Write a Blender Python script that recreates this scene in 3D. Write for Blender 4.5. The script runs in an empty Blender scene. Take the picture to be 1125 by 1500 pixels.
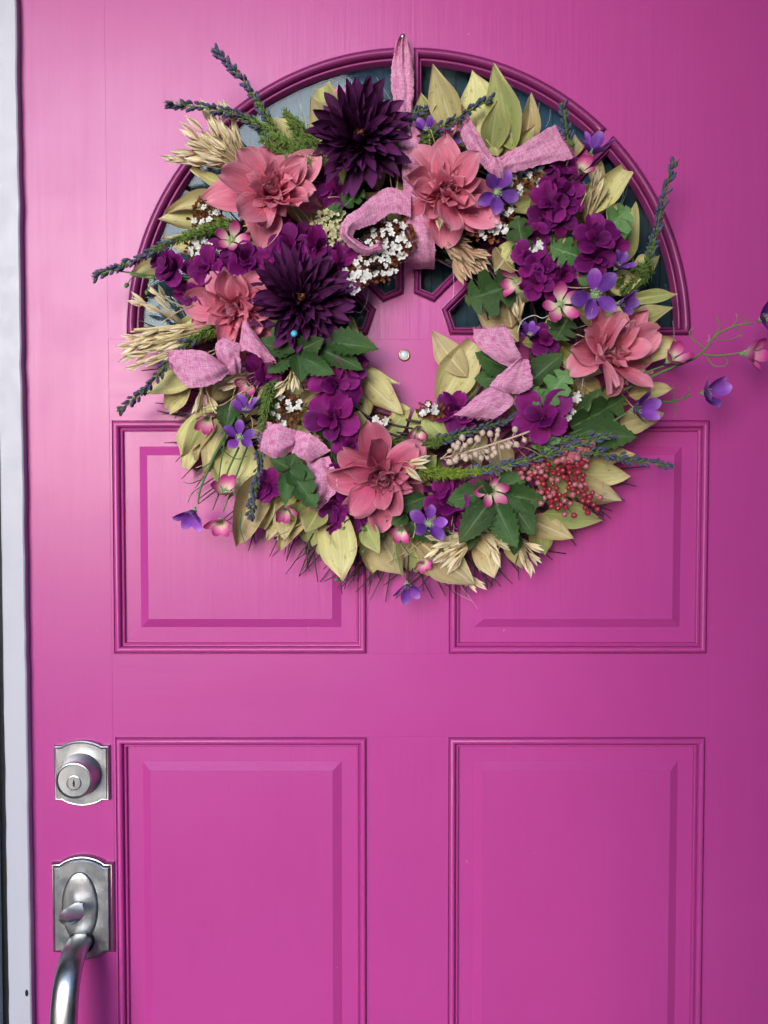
import bpy, bmesh, math, random
from mathutils import Vector, Matrix

random.seed(7)
rng = random.Random(7)
SC = bpy.context.scene
COL = SC.collection
R = math.radians
PI = math.pi

# ------------------------------------------------------------------ camera
CAM_D, CAM_Z, PITCH, FPX = 1.07, 1.40, R(2.2), 1312.0
cam_data = bpy.data.cameras.new('camera')
cam_data.sensor_fit = 'HORIZONTAL'
cam_data.sensor_width = 24.0
cam_data.lens = FPX / 1125.0 * 24.0
cam_data.clip_start = 0.02
cam_data.clip_end = 500
cam = bpy.data.objects.new('camera', cam_data)
COL.objects.link(cam)
cam.location = (0, -CAM_D, CAM_Z)
cam.rotation_euler = (PI / 2 - PITCH, 0, 0)
SC.camera = cam

# ------------------------------------------------------------------ light
SUN_EL, SUN_AZ = R(6), R(-14)            # height; swing (minus = left) of straight out from the door
world = bpy.data.worlds.new('World')
SC.world = world
world.use_nodes = True
wn = world.node_tree
wn.nodes.clear()
sky = wn.nodes.new('ShaderNodeTexSky')
sky.sky_type = 'NISHITA'
sky.sun_disc = False
sky.sun_elevation = SUN_EL
sky.sun_rotation = PI - SUN_AZ
sky.air_density = 1.0
sky.dust_density = 0.6
sky.ozone_density = 4.0
bg = wn.nodes.new('ShaderNodeBackground')
bg.inputs["Strength"].default_value = 0.15
wo = wn.nodes.new('ShaderNodeOutputWorld')
wn.links.new(sky.outputs[0], bg.inputs[0])
wn.links.new(bg.outputs[0], wo.inputs[0])
sun_data = bpy.data.lights.new('sun', 'SUN')
sun_data.energy = 1.05
sun_data.angle = R(42)
sun_data.color = (1.0, 0.96, 0.93)
sun = bpy.data.objects.new('sun', sun_data)
COL.objects.link(sun)
to_sun = Vector((math.sin(SUN_AZ) * math.cos(SUN_EL), -math.cos(SUN_AZ) * math.cos(SUN_EL), math.sin(SUN_EL)))
sun.rotation_euler = to_sun.to_track_quat('Z', 'Y').to_euler()
sun.location = to_sun * 6
SC.view_settings.view_transform = 'Standard'
SC.view_settings.look = 'None'
SC.view_settings.gamma = 1
SC.view_settings.exposure = 2.3
SC.view_settings.use_curve_mapping = False

# ------------------------------------------------------------------ helpers
CP, SP = math.cos(PITCH), math.sin(PITCH)


def W(px, py, h=0.0):
    """photograph pixel -> the point h metres in front of the door face (y = 0)"""
    u, v = (px - 562.5) / FPX, (py - 750.0) / FPX
    dx, dy, dz = u, CP - v * SP, -SP - v * CP
    k = (CAM_D - h) / dy
    return Vector((dx * k, -h, CAM_Z + dz * k))


def S(h=0.0):
    return (CAM_D - h) / FPX               # metres per pixel at that height


PX = S()
WM = {}


def link(name, data, parent=None, M=None, label=None, kind=None, cat=None, group=None):
    o = bpy.data.objects.new(name, data)
    COL.objects.link(o)
    M = M if M is not None else (WM[parent.name].copy() if parent else Matrix.Identity(4))
    if parent:
        o.parent = parent
        o.matrix_basis = WM[parent.name].inverted() @ M
    else:
        o.matrix_basis = M
    WM[o.name] = M
    if label: o['label'] = label
    if kind: o['kind'] = kind
    if cat: o['category'] = cat
    if group: o['group'] = group
    return o


def T(v): return Matrix.Translation(v)
def RX(a): return Matrix.Rotation(a, 4, 'X')
def RY(a): return Matrix.Rotation(a, 4, 'Y')
def RZ(a): return Matrix.Rotation(a, 4, 'Z')
def SCL(x, y=None, z=None): return Matrix.Diagonal((x, x if y is None else y, x if z is None else z, 1))


class MB:
    def __init__(s):
        s.v, s.f, s.uv, s.m = [], [], [], []

    def add(s, verts, faces, uvs=None, mat=0, M=None):
        b = len(s.v)
        s.v += [tuple(M @ Vector(p)) for p in verts] if M is not None else [tuple(p) for p in verts]
        s.uv += uvs if uvs else [(0.5, 0.5)] * len(verts)
        s.f += [tuple(b + i for i in f) for f in faces]
        s.m += [mat] * len(faces)

    def box(s, x0, x1, y0, y1, z0, z1, mat=0):
        v = [(x0, y0, z0), (x1, y0, z0), (x1, y1, z0), (x0, y1, z0), (x0, y0, z1), (x1, y0, z1), (x1, y1, z1), (x0, y1, z1)]
        f = [(0, 3, 2, 1), (4, 5, 6, 7), (0, 1, 5, 4), (1, 2, 6, 5), (2, 3, 7, 6), (3, 0, 4, 7)]
        s.add(v, f, None, mat)

    def tube(s, pts, rad, n=5, mat=0, squash=None, caps=True):
        pts = [Vector(p) for p in pts]
        k = len(pts)
        rads = rad if isinstance(rad, (list, tuple)) else [rad] * k
        ref = Vector((0.31, 0.22, 0.93))
        vs, uv = [], []
        for i, p in enumerate(pts):
            d = (pts[min(i + 1, k - 1)] - pts[max(i - 1, 0)]).normalized()
            a = d.cross(ref)
            if a.length < 1e-4: a = d.cross(Vector((1, 0, 0)))
            a.normalize()
            b = d.cross(a)
            for j in range(n):
                t = 2 * PI * j / n
                vs.append(p + rads[i] * (math.cos(t) * a + math.sin(t) * b))
                uv.append((i / (k - 1), j / n))
        fs = []
        for i in range(k - 1):
            for j in range(n):
                q = (j + 1) % n
                fs.append((i * n + j, i * n + q, (i + 1) * n + q, (i + 1) * n + j))
        if caps:
            fs += [tuple(range(n))[::-1], tuple((k - 1) * n + j for j in range(n))]
        s.add(vs, fs, uv, mat)

    def lathe(s, prof, n=32, mat=0, M=None):
        """prof: (radius, height) pairs, axis +z"""
        vs, fs, uv = [], [], []
        for i, (r, z) in enumerate(prof):
            for j in range(n):
                a = 2 * PI * j / n
                vs.append((r * math.cos(a), r * math.sin(a), z))
                uv.append((j / n, i / len(prof)))
        for i in range(len(prof) - 1):
            for j in range(n):
                q = (j + 1) % n
                fs.append((i * n + j, i * n + q, (i + 1) * n + q, (i + 1) * n + j))
        fs.append(tuple((len(prof) - 1) * n + j for j in range(n)))
        s.add(vs, fs, uv, mat, M)

    def mesh(s, name, mats, smooth=True, merge=False):
        me = bpy.data.meshes.new(name)
        me.from_pydata(s.v, [], s.f)
        for m in (mats if isinstance(mats, (list, tuple)) else [mats]):
            me.materials.append(m)
        me.polygons.foreach_set('material_index', s.m)
        ul = me.uv_layers.new(name='UVMap')
        li = [0] * len(me.loops)
        me.loops.foreach_get('vertex_index', li)
        flat = []
        for i in li: flat += s.uv[i]
        ul.data.foreach_set('uv', flat)
        me.polygons.foreach_set('use_smooth', [smooth] * len(me.polygons))
        me.update()
        return me


def bez(pts, n=8):
    """Catmull-Rom through the points"""
    P = [Vector(p) for p in pts]
    if len(P) < 3: return [P[0].lerp(P[-1], i / n) for i in range(n + 1)]
    out = []
    for i in range(len(P) - 1):
        p0, p1, p2, p3 = P[max(i - 1, 0)], P[i], P[i + 1], P[min(i + 2, len(P) - 1)]
        for j in range(n):
            t = j / n
            out.append(0.5 * ((2 * p1) + (p2 - p0) * t + (2 * p0 - 5 * p1 + 4 * p2 - p3) * t * t + (3 * p1 - p0 - 3 * p2 + p3) * t ** 3))
    out.append(P[-1])
    return out


# ------------------------------------------------------------------ materials
class NT:
    def __init__(s, name):
        s.mat = bpy.data.materials.new(name)
        s.mat.use_nodes = True
        s.t = s.mat.node_tree
        s.t.nodes.clear()
        s.out = s.t.nodes.new('ShaderNodeOutputMaterial')

    def n(s, typ, ins=None, **kw):
        nd = s.t.nodes.new('ShaderNode' + typ)
        for k, v in kw.items(): setattr(nd, k, v)
        for k, v in (ins or {}).items():
            if isinstance(v, bpy.types.NodeSocket): s.t.links.new(v, nd.inputs[k])
            else: nd.inputs[k].default_value = v
        return nd

    def ramp(s, fac, stops, interp='LINEAR'):
        nd = s.t.nodes.new('ShaderNodeValToRGB')
        nd.color_ramp.interpolation = interp
        while len(nd.color_ramp.elements) < len(stops): nd.color_ramp.elements.new(0.5)
        for e, (p, c) in zip(nd.color_ramp.elements, stops):
            e.position = p
            e.color = (c[0], c[1], c[2], 1) if not isinstance(c, (int, float)) else (c, c, c, 1)
        s.t.links.new(fac, nd.inputs[0])
        return nd.outputs[0]

    def mix(s, fac, a, b, blend='MIX'):
        nd = s.t.nodes.new('ShaderNodeMix')
        nd.data_type = 'RGBA'
        nd.blend_type = blend
        for k, v in ((0, fac), (6, a), (7, b)):
            if isinstance(v, bpy.types.NodeSocket): s.t.links.new(v, nd.inputs[k])
            else: nd.inputs[k].default_value = v if k == 0 else (v[0], v[1], v[2], 1)
        return nd.outputs[2]

    def math(s, op, a, b=0.0):
        nd = s.t.nodes.new('ShaderNodeMath')
        nd.operation = op
        for k, v in ((0, a), (1, b)):
            if isinstance(v, bpy.types.NodeSocket): s.t.links.new(v, nd.inputs[k])
            else: nd.inputs[k].default_value = v
        return nd.outputs[0]

    def noise(s, co, scale, detail=3.0, rough=0.5, mapping=None):
        if mapping:
            co = s.n('Mapping', {'Vector': co, 'Scale': mapping}).outputs[0]
        return s.n('TexNoise', {'Vector': co, 'Scale': scale, 'Detail': detail, 'Roughness': rough}).outputs['Fac']

    def done(s, shader):
        s.t.links.new(shader, s.out.inputs[0])
        return s.mat


def c4(c): return (c[0], c[1], c[2], 1)


def petal_mat(name, stops, rough=0.6, vary=0.25, trans=0.22, vein=0.5, veinscale=(2.5, 26, 1), spots=None, huev=0.0, rib=None, nside=9, edge=None, edgeamt=0.5):
    g = NT(name)
    uv = g.n('TexCoord').outputs['UV']
    sep = g.n('SeparateXYZ', {0: uv})
    oi = g.n('ObjectInfo')
    nz = g.noise(uv, 1.0, 4, 0.6, veinscale)
    t = g.math('ADD', sep.outputs[0], g.math('MULTIPLY', g.math('SUBTRACT', nz, 0.5), 0.35))
    col = g.ramp(t, stops)
    br = g.math('ADD', 1 - vary / 2, g.math('MULTIPLY', oi.outputs['Random'], vary))
    vn = g.ramp(nz, [(0.3, 0.70), (0.7, 1.15)])
    col = g.mix(1.0, col, g.n('CombineXYZ', {0: br, 1: br, 2: br}).outputs[0], 'MULTIPLY')
    col = g.mix(0.7, col, vn, 'MULTIPLY')
    if edge:
        ev = g.math('ABSOLUTE', g.math('SUBTRACT', sep.outputs[1], 0.5))
        ev = g.math('ADD', g.math('MAXIMUM', ev, g.math('SUBTRACT', sep.outputs[0], 0.5)), g.math('MULTIPLY', g.math('SUBTRACT', nz, 0.5), 0.12))
        col = g.mix(g.ramp(ev, [(0.36, 0.0), (0.49, edgeamt)]), col, edge)
    if rib:
        av = g.math('ABSOLUTE', g.math('SUBTRACT', sep.outputs[1], 0.5))
        mid = g.ramp(av, [(0.015, 1.0), (0.05, 0.0)])
        sd = g.math('ABSOLUTE', g.math('SINE', g.math('MULTIPLY', g.math('SUBTRACT', g.math('MULTIPLY', sep.outputs[0], float(nside)), g.math('MULTIPLY', av, 5.0)), PI)))
        sidev = g.ramp(sd, [(0.0, 0.35), (0.12, 0.0)])
        col = g.mix(g.math('MAXIMUM', mid, sidev), col, rib)
    if huev:
        col = g.n('HueSaturation', {'Hue': g.math('ADD', 0.5 - huev / 2, g.math('MULTIPLY', oi.outputs['Random'], huev)), 'Color': col}).outputs[0]
    if spots:
        sp = g.noise(uv, 5.0, 4, 0.7)
        col = g.mix(g.ramp(sp, [(0.56, 0.0), (0.70, 0.9)]), col, spots)
    bmp = g.n('Bump', {'Strength': vein, 'Distance': 0.002, 'Height': nz})
    p = g.n('BsdfPrincipled', {'Base Color': col, 'Roughness': rough, 'Normal': bmp.outputs[0], 'Specular IOR Level': 0.16})
    tr = g.n('BsdfTranslucent', {'Color': col, 'Normal': bmp.outputs[0]})
    return g.done(g.n('MixShader', {0: trans, 1: p.outputs[0], 2: tr.outputs[0]}).outputs[0])


def paint_mat(name, scale, bump=0.55, tone=1.0):
    """magenta gloss paint brushed over wood; scale stretches the grain"""
    g = NT(name)
    co = g.n('TexCoord').outputs['Object']
    grain = g.noise(co, 1.0, 5, 0.65, scale)
    brush = g.noise(co, 1.0, 3, 0.6, tuple(k * 0.32 for k in scale))
    wavy = g.noise(co, 7.0, 2, 0.5)
    blot = g.noise(co, 3.0, 4, 0.6)
    col = g.mix(g.ramp(blot, [(0.3, 0.0), (0.7, 1.0)]), (0.405, 0.042, 0.240), (0.432, 0.049, 0.262))
    col = g.mix(g.ramp(grain, [(0.25, 0.12), (0.42, 0.0)]), col, (0.29, 0.027, 0.18))
    fleck = g.noise(co, 95.0, 3, 0.6)
    col = g.mix(g.ramp(fleck, [(0.74, 0.0), (0.79, 0.4)]), col, (0.75, 0.40, 0.55))
    hgt = g.math('ADD', g.math('MULTIPLY', grain, 0.35), g.math('ADD', g.math('MULTIPLY', brush, 0.35), g.math('MULTIPLY', wavy, 0.9)))
    bmp = g.n('Bump', {'Strength': bump, 'Distance': 0.0012, 'Height': hgt})
    if tone != 1.0: col = g.mix(1.0, col, (tone, tone, tone), 'MULTIPLY')
    scuff = g.noise(co, 11.0, 6, 0.72)
    rough = g.math('ADD', g.ramp(brush, [(0.3, 0.0), (0.7, 0.04)]), g.ramp(scuff, [(0.30, 0.285), (0.55, 0.315), (0.75, 0.36)]))
    col = g.mix(g.ramp(scuff, [(0.64, 0.0), (0.74, 0.10)]), col, (0.27, 0.03, 0.15))
    p = g.n('BsdfPrincipled', {'Base Color': col, 'Roughness': rough, 'Normal': bmp.outputs[0], 'Specular IOR Level': 0.40})
    return g.done(p.outputs[0])


def plain_mat(name, col, rough=0.5, metal=0.0, var=0.15, scale=30.0, bump=0.15, mapping=None, spec=0.5, aniso=0.0):
    g = NT(name)
    co = g.n('TexCoord').outputs['Object']
    nz = g.noise(co, scale, 4, 0.6, mapping)
    dark = tuple(k * (1 - var) for k in col)
    c = g.mix(g.ramp(nz, [(0.3, 0.0), (0.7, 1.0)]), dark, col)
    bmp = g.n('Bump', {'Strength': bump, 'Distance': 0.001, 'Height': nz})
    smear = g.noise(co, 55.0, 5, 0.7)
    rough = g.math('ADD', rough, g.ramp(smear, [(0.42, 0.0), (0.72, 0.16)]))
    p = g.n('BsdfPrincipled', {'Base Color': c, 'Roughness': rough, 'Metallic': metal, 'Normal': bmp.outputs[0], 'Specular IOR Level': spec, 'Anisotropic': aniso})
    return g.done(p.outputs[0])


def ribbon_mat():
    """loosely woven burlap, uv in thread pitches"""
    g = NT('pink_burlap')
    uv = g.n('TexCoord').outputs['UV']
    sep = g.n('SeparateXYZ', {0: uv})
    nz1 = g.noise(uv, 1.0, 3, 0.6, (0.16, 1.0, 1))
    nz2 = g.noise(uv, 1.0, 3, 0.6, (1.0, 0.16, 1))
    big = g.noise(uv, 0.16, 4, 0.65)
    su = g.math('ABSOLUTE', g.math('SINE', g.math('MULTIPLY', sep.outputs[0], PI)))
    sv = g.math('ABSOLUTE', g.math('SINE', g.math('MULTIPLY', sep.outputs[1], PI)))
    thr = g.math('MAXIMUM', g.math('MULTIPLY', su, g.math('ADD', 0.5, nz2)), g.math('MULTIPLY', sv, g.math('ADD', 0.5, nz1)))
    hole = g.math('MULTIPLY', su, sv)
    col = g.ramp(g.math('ADD', g.math('MULTIPLY', nz1, 0.5), g.math('MULTIPLY', nz2, 0.5)), [(0.36, (0.60, 0.14, 0.36)), (0.50, (0.82, 0.38, 0.60)), (0.64, (0.92, 0.70, 0.82))])
    col = g.mix(g.ramp(hole, [(0.02, 0.55), (0.30, 0.0)]), col, (0.36, 0.045, 0.17))
    col = g.mix(g.ramp(big, [(0.35, 0.35), (0.6, 0.0)]), col, (0.55, 0.10, 0.30))
    bmp = g.n('Bump', {'Strength': 0.6, 'Distance': 0.0008, 'Height': thr})
    p = g.n('BsdfPrincipled', {'Base Color': col, 'Roughness': 0.85, 'Normal': bmp.outputs[0], 'Specular IOR Level': 0.2})
    tr = g.n('BsdfTranslucent', {'Color': col})
    return g.done(g.n('MixShader', {0: 0.2, 1: p.outputs[0], 2: tr.outputs[0]}).outputs[0])


def glass_mat():
    g = NT('dark_window_glass')
    co = g.n('TexCoord').outputs['Object']
    nz = g.noise(co, 6.0, 2, 0.5)
    bmp = g.n('Bump', {'Strength': 0.05, 'Distance': 0.003, 'Height': nz})
    dust = g.noise(co, 40.0, 5, 0.7)
    rough = g.ramp(dust, [(0.4, 0.02), (0.8, 0.12)])
    fr = g.n('Fresnel', {'IOR': 1.42, 'Normal': bmp.outputs[0]})
    gl = g.n('BsdfGlossy', {'Color': (0.9, 0.95, 1.0, 1), 'Roughness': rough, 'Normal': bmp.outputs[0]})
    grime = g.ramp(dust, [(0.45, 0.0), (0.8, 0.12)])
    df = g.n('BsdfDiffuse', {'Color': (0.20, 0.24, 0.26, 1)})
    tr = g.n('BsdfTransparent', {'Color': (0.70, 0.80, 0.84, 1)})
    body = g.n('MixShader', {0: grime, 1: tr.outputs[0], 2: df.outputs[0]})
    return g.done(g.n('MixShader', {0: g.math('MULTIPLY', fr.outputs[0], 0.45), 1: body.outputs[0], 2: gl.outputs[0]}).outputs[0])


PAINT_V = paint_mat('magenta_paint_upright_grain', (210, 210, 9))
PAINT_H = paint_mat('magenta_paint_level_grain', (9, 210, 210), 0.26)
PAINT_DARK = paint_mat('arch_trim_darker_tone', (60, 60, 60), 0.3, 0.55)  # door colour in a darker tone, for the fanlight mouldings
GLASS = glass_mat()
NICKEL = plain_mat('brushed_nickel', (0.44, 0.45, 0.46), 0.30, 1.0, 0.16, 1.0, 0.12, (900, 900, 20))
STEEL = plain_mat('nail_steel', (0.35, 0.36, 0.37), 0.4, 1.0)
BRASS = plain_mat('worn_brass', (0.50, 0.36, 0.20), 0.35, 1.0)
LENS = plain_mat('peephole_lens', (0.62, 0.74, 0.85), 0.08, 0.0, 0.1)
BLACK = plain_mat('black_rubber', (0.012, 0.014, 0.018), 0.55, 0.0, 0.4)
DARKHOLE = plain_mat('dark_recess', (0.008, 0.007, 0.007), 0.8)
WHITE = plain_mat('white_jamb_paint', (0.47, 0.48, 0.56), 0.42, 0.0, 0.10, 14.0, 0.2, (1, 1, 0.15))
CASING = plain_mat('pale_casing_paint', (0.62, 0.72, 0.78), 0.5, 0.0, 0.08)
WOODW = plain_mat('porch_board_paint', (0.42, 0.50, 0.55), 0.6, 0.0, 0.15, 12.0)
BRICKISH = plain_mat('dark_siding', (0.065, 0.062, 0.070), 0.8, 0.0, 0.3, 8.0)
CONC = plain_mat('porch_concrete', (0.20, 0.19, 0.18), 0.85, 0.0, 0.3, 9.0)
PALE = plain_mat('pale_driveway', (0.42, 0.41, 0.40), 0.85, 0.0, 0.15, 2.0)
TREES = plain_mat('far_foliage', (0.045, 0.075, 0.03), 0.8, 0.0, 0.4, 2.0)
LAWN = plain_mat('lawn', (0.05, 0.085, 0.03), 0.9, 0.0, 0.4, 3.0)
RIBBON = ribbon_mat()

DAHLIA = petal_mat('coral_silk', [(0.0, (0.46, 0.026, 0.10)), (0.35, (0.78, 0.155, 0.265)), (1.0, (0.86, 0.33, 0.45))], 0.62, 0.25, 0.25, 0.8, edge=(0.86, 0.42, 0.50))
DAHLIA_DUSK = petal_mat('dusky_rose_silk', [(0.0, (0.34, 0.02, 0.09)), (0.4, (0.60, 0.10, 0.21)), (1.0, (0.72, 0.22, 0.33))], 0.62, 0.25, 0.22, 0.8, edge=(0.72, 0.34, 0.40))
MUM = petal_mat('plum_silk', [(0.0, (0.010, 0.002, 0.008)), (0.5, (0.048, 0.006, 0.044)), (1.0, (0.125, 0.022, 0.115))], 0.5, 0.7, 0.12, 0.6)
MUMHEART = petal_mat('brown_plum_silk', [(0.0, (0.02, 0.004, 0.01)), (0.5, (0.12, 0.022, 0.05)), (1.0, (0.42, 0.17, 0.09))], 0.6, 0.5, 0.1, 0.6)
BLOSSOM = petal_mat('purple_magenta_silk', [(0.0, (0.07, 0.003, 0.05)), (0.5, (0.155, 0.006, 0.115)), (1.0, (0.215, 0.012, 0.175))], 0.55, 0.75, 0.2, 0.5, huev=0.03, edge=(0.32, 0.03, 0.27))
VIOLET = petal_mat('violet_silk', [(0.0, (0.34, 0.26, 0.42)), (0.22, (0.17, 0.035, 0.34)), (0.7, (0.25, 0.075, 0.46)), (1.0, (0.44, 0.22, 0.66))], 0.5, 0.6, 0.25, 0.35, huev=0.03)
TWOTONE = petal_mat('pink_cream_silk', [(0.0, (0.62, 0.66, 0.34)), (0.28, (0.82, 0.66, 0.55)), (0.52, (0.78, 0.24, 0.45)), (0.85, (0.55, 0.045, 0.26)), (1.0, (0.48, 0.04, 0.24))], 0.5, 0.35, 0.25, 0.3)
GREENEYE = petal_mat('green_eye', [(0, (0.20, 0.34, 0.10)), (1, (0.52, 0.66, 0.38))], 0.6, 0.2, 0.1)
BAY = petal_mat('dried_bay_leaf', [(0.0, (0.44, 0.39, 0.17)), (0.5, (0.58, 0.54, 0.24)), (1.0, (0.66, 0.59, 0.32))], 0.6, 0.45, 0.15, 0.45, (1.2, 7, 1), (0.30, 0.20, 0.09), huev=0.06, rib=(0.60, 0.55, 0.29), edge=(0.5, 0.38, 0.18), edgeamt=0.55)
BAYGREEN = petal_mat('green_bay_leaf', [(0.0, (0.27, 0.29, 0.09)), (0.6, (0.37, 0.40, 0.15)), (1.0, (0.48, 0.46, 0.20))], 0.55, 0.35, 0.15, 0.4, (1.2, 7, 1), (0.26, 0.22, 0.08), huev=0.03, rib=(0.46, 0.47, 0.20), edge=(0.56, 0.5, 0.24), edgeamt=0.55)
BAYTAN = petal_mat('tan_dry_leaf', [(0.0, (0.36, 0.26, 0.13)), (0.6, (0.50, 0.40, 0.20)), (1.0, (0.62, 0.54, 0.32))], 0.65, 0.35, 0.15, 0.5, (1.2, 7, 1), (0.28, 0.16, 0.08), rib=(0.66, 0.56, 0.34))
LEAF = petal_mat('silk_leaf_green', [(0.0, (0.030, 0.070, 0.022)), (0.6, (0.046, 0.100, 0.030)), (1.0, (0.078, 0.145, 0.045))], 0.5, 0.5, 0.15, 0.6, (5, 12, 1), huev=0.02, rib=(0.085, 0.155, 0.06))
LEAFLIGHT = petal_mat('silk_leaf_light', [(0.0, (0.075, 0.19, 0.06)), (1.0, (0.16, 0.30, 0.11))], 0.5, 0.4, 0.2, 0.6, (5, 12, 1), rib=(0.2, 0.36, 0.15))
STEM = petal_mat('green_stem', [(0, (0.05, 0.13, 0.045)), (1, (0.15, 0.26, 0.09))], 0.5, 0.2, 0.05)
STEMLIGHT = petal_mat('pale_green_stem', [(0, (0.15, 0.26, 0.07)), (1, (0.26, 0.34, 0.12))], 0.5, 0.2, 0.05)
NEEDLE = petal_mat('heather_needles', [(0, (0.06, 0.12, 0.025)), (1, (0.20, 0.29, 0.07))], 0.6, 0.2, 0.1)
NEEDLELIME = petal_mat('lime_needles', [(0, (0.12, 0.20, 0.025)), (1, (0.32, 0.43, 0.06))], 0.6, 0.2, 0.15)
BUD = petal_mat('indigo_bud', [(0, (0.075, 0.13, 0.085)), (0.5, (0.085, 0.085, 0.17)), (1, (0.15, 0.14, 0.27))], 0.55, 0.3, 0.05)
OAT = petal_mat('dry_oat', [(0, (0.66, 0.50, 0.30)), (0.5, (0.86, 0.74, 0.50)), (1, (0.90, 0.82, 0.62))], 0.6, 0.35, 0.2, 0.5, (1.5, 14, 1))
OATPINK = petal_mat('pinkish_dry_oat', [(0, (0.40, 0.21, 0.14)), (0.5, (0.60, 0.40, 0.26)), (1, (0.74, 0.58, 0.38))], 0.6, 0.4, 0.2, 0.5, (1.5, 14, 1))
STRAW = petal_mat('straw', [(0, (0.48, 0.36, 0.17)), (1, (0.72, 0.60, 0.34))], 0.55, 0.3, 0.05)
TWIG = plain_mat('grey_brown_twig', (0.075, 0.048, 0.052), 0.8, 0.0, 0.6, 60.0, 0.4)
WHITEF = petal_mat('white_statice', [(0, (0.70, 0.68, 0.58)), (0.5, (0.84, 0.84, 0.81)), (1, (0.88, 0.88, 0.88))], 0.7, 0.1, 0.25, 0.2)
CREAMF = petal_mat('cream_statice', [(0, (0.50, 0.48, 0.22)), (1, (0.80, 0.76, 0.50))], 0.7, 0.2, 0.25)
CALYX = petal_mat('rust_calyx', [(0, (0.10, 0.028, 0.015)), (1, (0.30, 0.105, 0.045))], 0.75, 0.5, 0.1)
BERRY = plain_mat('red_pepperberry', (0.36, 0.030, 0.055), 0.25, 0.0, 0.5, 120.0, 0.1)
BERRYP = plain_mat('pink_pepperberry', (0.52, 0.16, 0.19), 0.36, 0.0, 0.4, 120.0, 0.1)
BEIGE = plain_mat('beige_berry', (0.58, 0.44, 0.36), 0.5, 0.0, 0.3, 120.0, 0.1)
CYAN = plain_mat('blue_pin_head', (0.05, 0.50, 0.68), 0.3, 0.0, 0.1)
GLUE = plain_mat('glue_thread', (0.62, 0.62, 0.66), 0.3, 0.0, 0.1)

# ------------------------------------------------------------------ large structure
FLOOR_Z = 0.0


def struct(name, mb, mat, smooth=False):
    return link(name, mb.mesh(name, mat, smooth), kind='structure')


m = MB(); m.box(-150, 150, -150, 12, -0.6, -0.18); struct('ground', m, LAWN)
m = MB(); m.box(-2.6, 2.6, -2.9, 0.10, -0.17, -0.02); struct('porch_floor', m, CONC)
m = MB()
nb = 40
for i in range(nb):                                     # grooved boards running out from the house
    x0 = -2.6 + 5.2 * i / nb
    m.box(x0 + 0.006, x0 + 5.2 / nb - 0.006, -1.9, 0.09, 2.80, 2.82)
m.box(-2.6, 2.6, -1.9, 0.09, 2.83, 2.95)
struct('porch_ceiling', m, WOODW)

m = MB(); m.box(-7, 3.2, -26, -2.95, -0.179, -0.165); struct('driveway', m, PALE)
r_ = random.Random(55)
m = MB()
for i in range(340):                                    # the trees across the road, one ragged mass
    az = r_.uniform(-0.10, 1.15)
    dist = r_.uniform(27, 36)
    top = min(1, 0.55 + (az + 0.1) * 8) * (7.4 + 1.6 * abs(math.sin(az * 5.0 + 0.6)) + 1.2 * math.sin(az * 17))
    z = r_.uniform(0.2, max(1.5, top))
    cx_, cy_ = dist * math.sin(az), -dist * math.cos(az)
    for k in range(26):
        o_ = Vector((r_.gauss(0, .7), r_.gauss(0, .7), r_.gauss(0, .5)))
        d1, d2 = Vector((r_.gauss(0, 1), r_.gauss(0, 1), r_.gauss(0, 1))).normalized() * .45, Vector((r_.gauss(0, 1), r_.gauss(0, 1), r_.gauss(0, 1))).normalized() * .45
        c_ = Vector((cx_, cy_, z)) + o_
        m.add([c_ - d1, c_ + d2, c_ + d1, c_ - d2], [(0, 1, 2, 3)])
link('far_trees', m.mesh('far_trees', TREES, False), kind='stuff')

XL, XR = W(40, 750).x, W(1162, 750).x                   # the door's edges
DOOR_B, DOOR_T = 0.012, 2.055
m = MB()
m.box(-4.5, XL - 0.125, 0.02, 0.20, -0.17, 3.2)
m.box(XR + 0.125, 4.5, 0.02, 0.20, -0.17, 3.2)
m.box(XL - 0.125, XR + 0.125, 0.02, 0.20, DOOR_T + 0.13, 3.2)
struct('house_wall', m, BRICKISH)
m = MB(); m.box(XR + 0.045, XR + 0.20, -1.2, 0.018, -0.02, 2.795); struct('porch_wall', m, BRICKISH)
m = MB(); m.box(0.02, 0.36, -1.80, -1.50, -0.02, 2.795); struct('added_shade_pier', m, BRICKISH)  # unseen block, added to shade the door's right side and dim its centre
m = MB(); m.box(-1.42, -1.30, -1.4, 0.018, -0.02, 2.795); struct('porch_wall', m, BRICKISH)

# ------------------------------------------------------------------ door frame
frame = link('door_frame', None, None, T((XL, 0, 0)), 'white painted door frame with black weatherstrip beside the magenta door', None, 'door frame')


def fpart(name, mb, mat, parent=frame, smooth=False, label=None, kind=None):
    me = mb.mesh(name, mat, smooth)
    me.transform(WM[parent.name].inverted())
    return link(name, me, parent, None, label, kind)


def jamb_strip(x0, x1, y0, y1, z0, z1):
    """a painted strip whose long edges wander a little, as hand painted wood does"""
    b = MB()
    n = 90
    r = random.Random(int(abs(x0) * 1e5))
    vs, fs = [], []
    for i in range(n + 1):
        z = z0 + (z1 - z0) * i / n
        a, c = r.gauss(0, 0.00025), r.gauss(0, 0.00035)
        vs += [(x0 + a, y1, z), (x0 + a, y0 + 0.0015, z), (x0 + a + 0.0015, y0, z), (x1 + c - 0.0015, y0, z), (x1 + c, y0 + 0.0015, z), (x1 + c, y1, z)]
    for i in range(n):
        for j in range(5):
            fs.append((i * 6 + j, i * 6 + j + 1, i * 6 + 7 + j, i * 6 + 6 + j))
    fs += [(0, 1, 2, 3, 4, 5)[::-1], tuple(n * 6 + k for k in range(6))]
    b.add(vs, fs)
    return b


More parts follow.
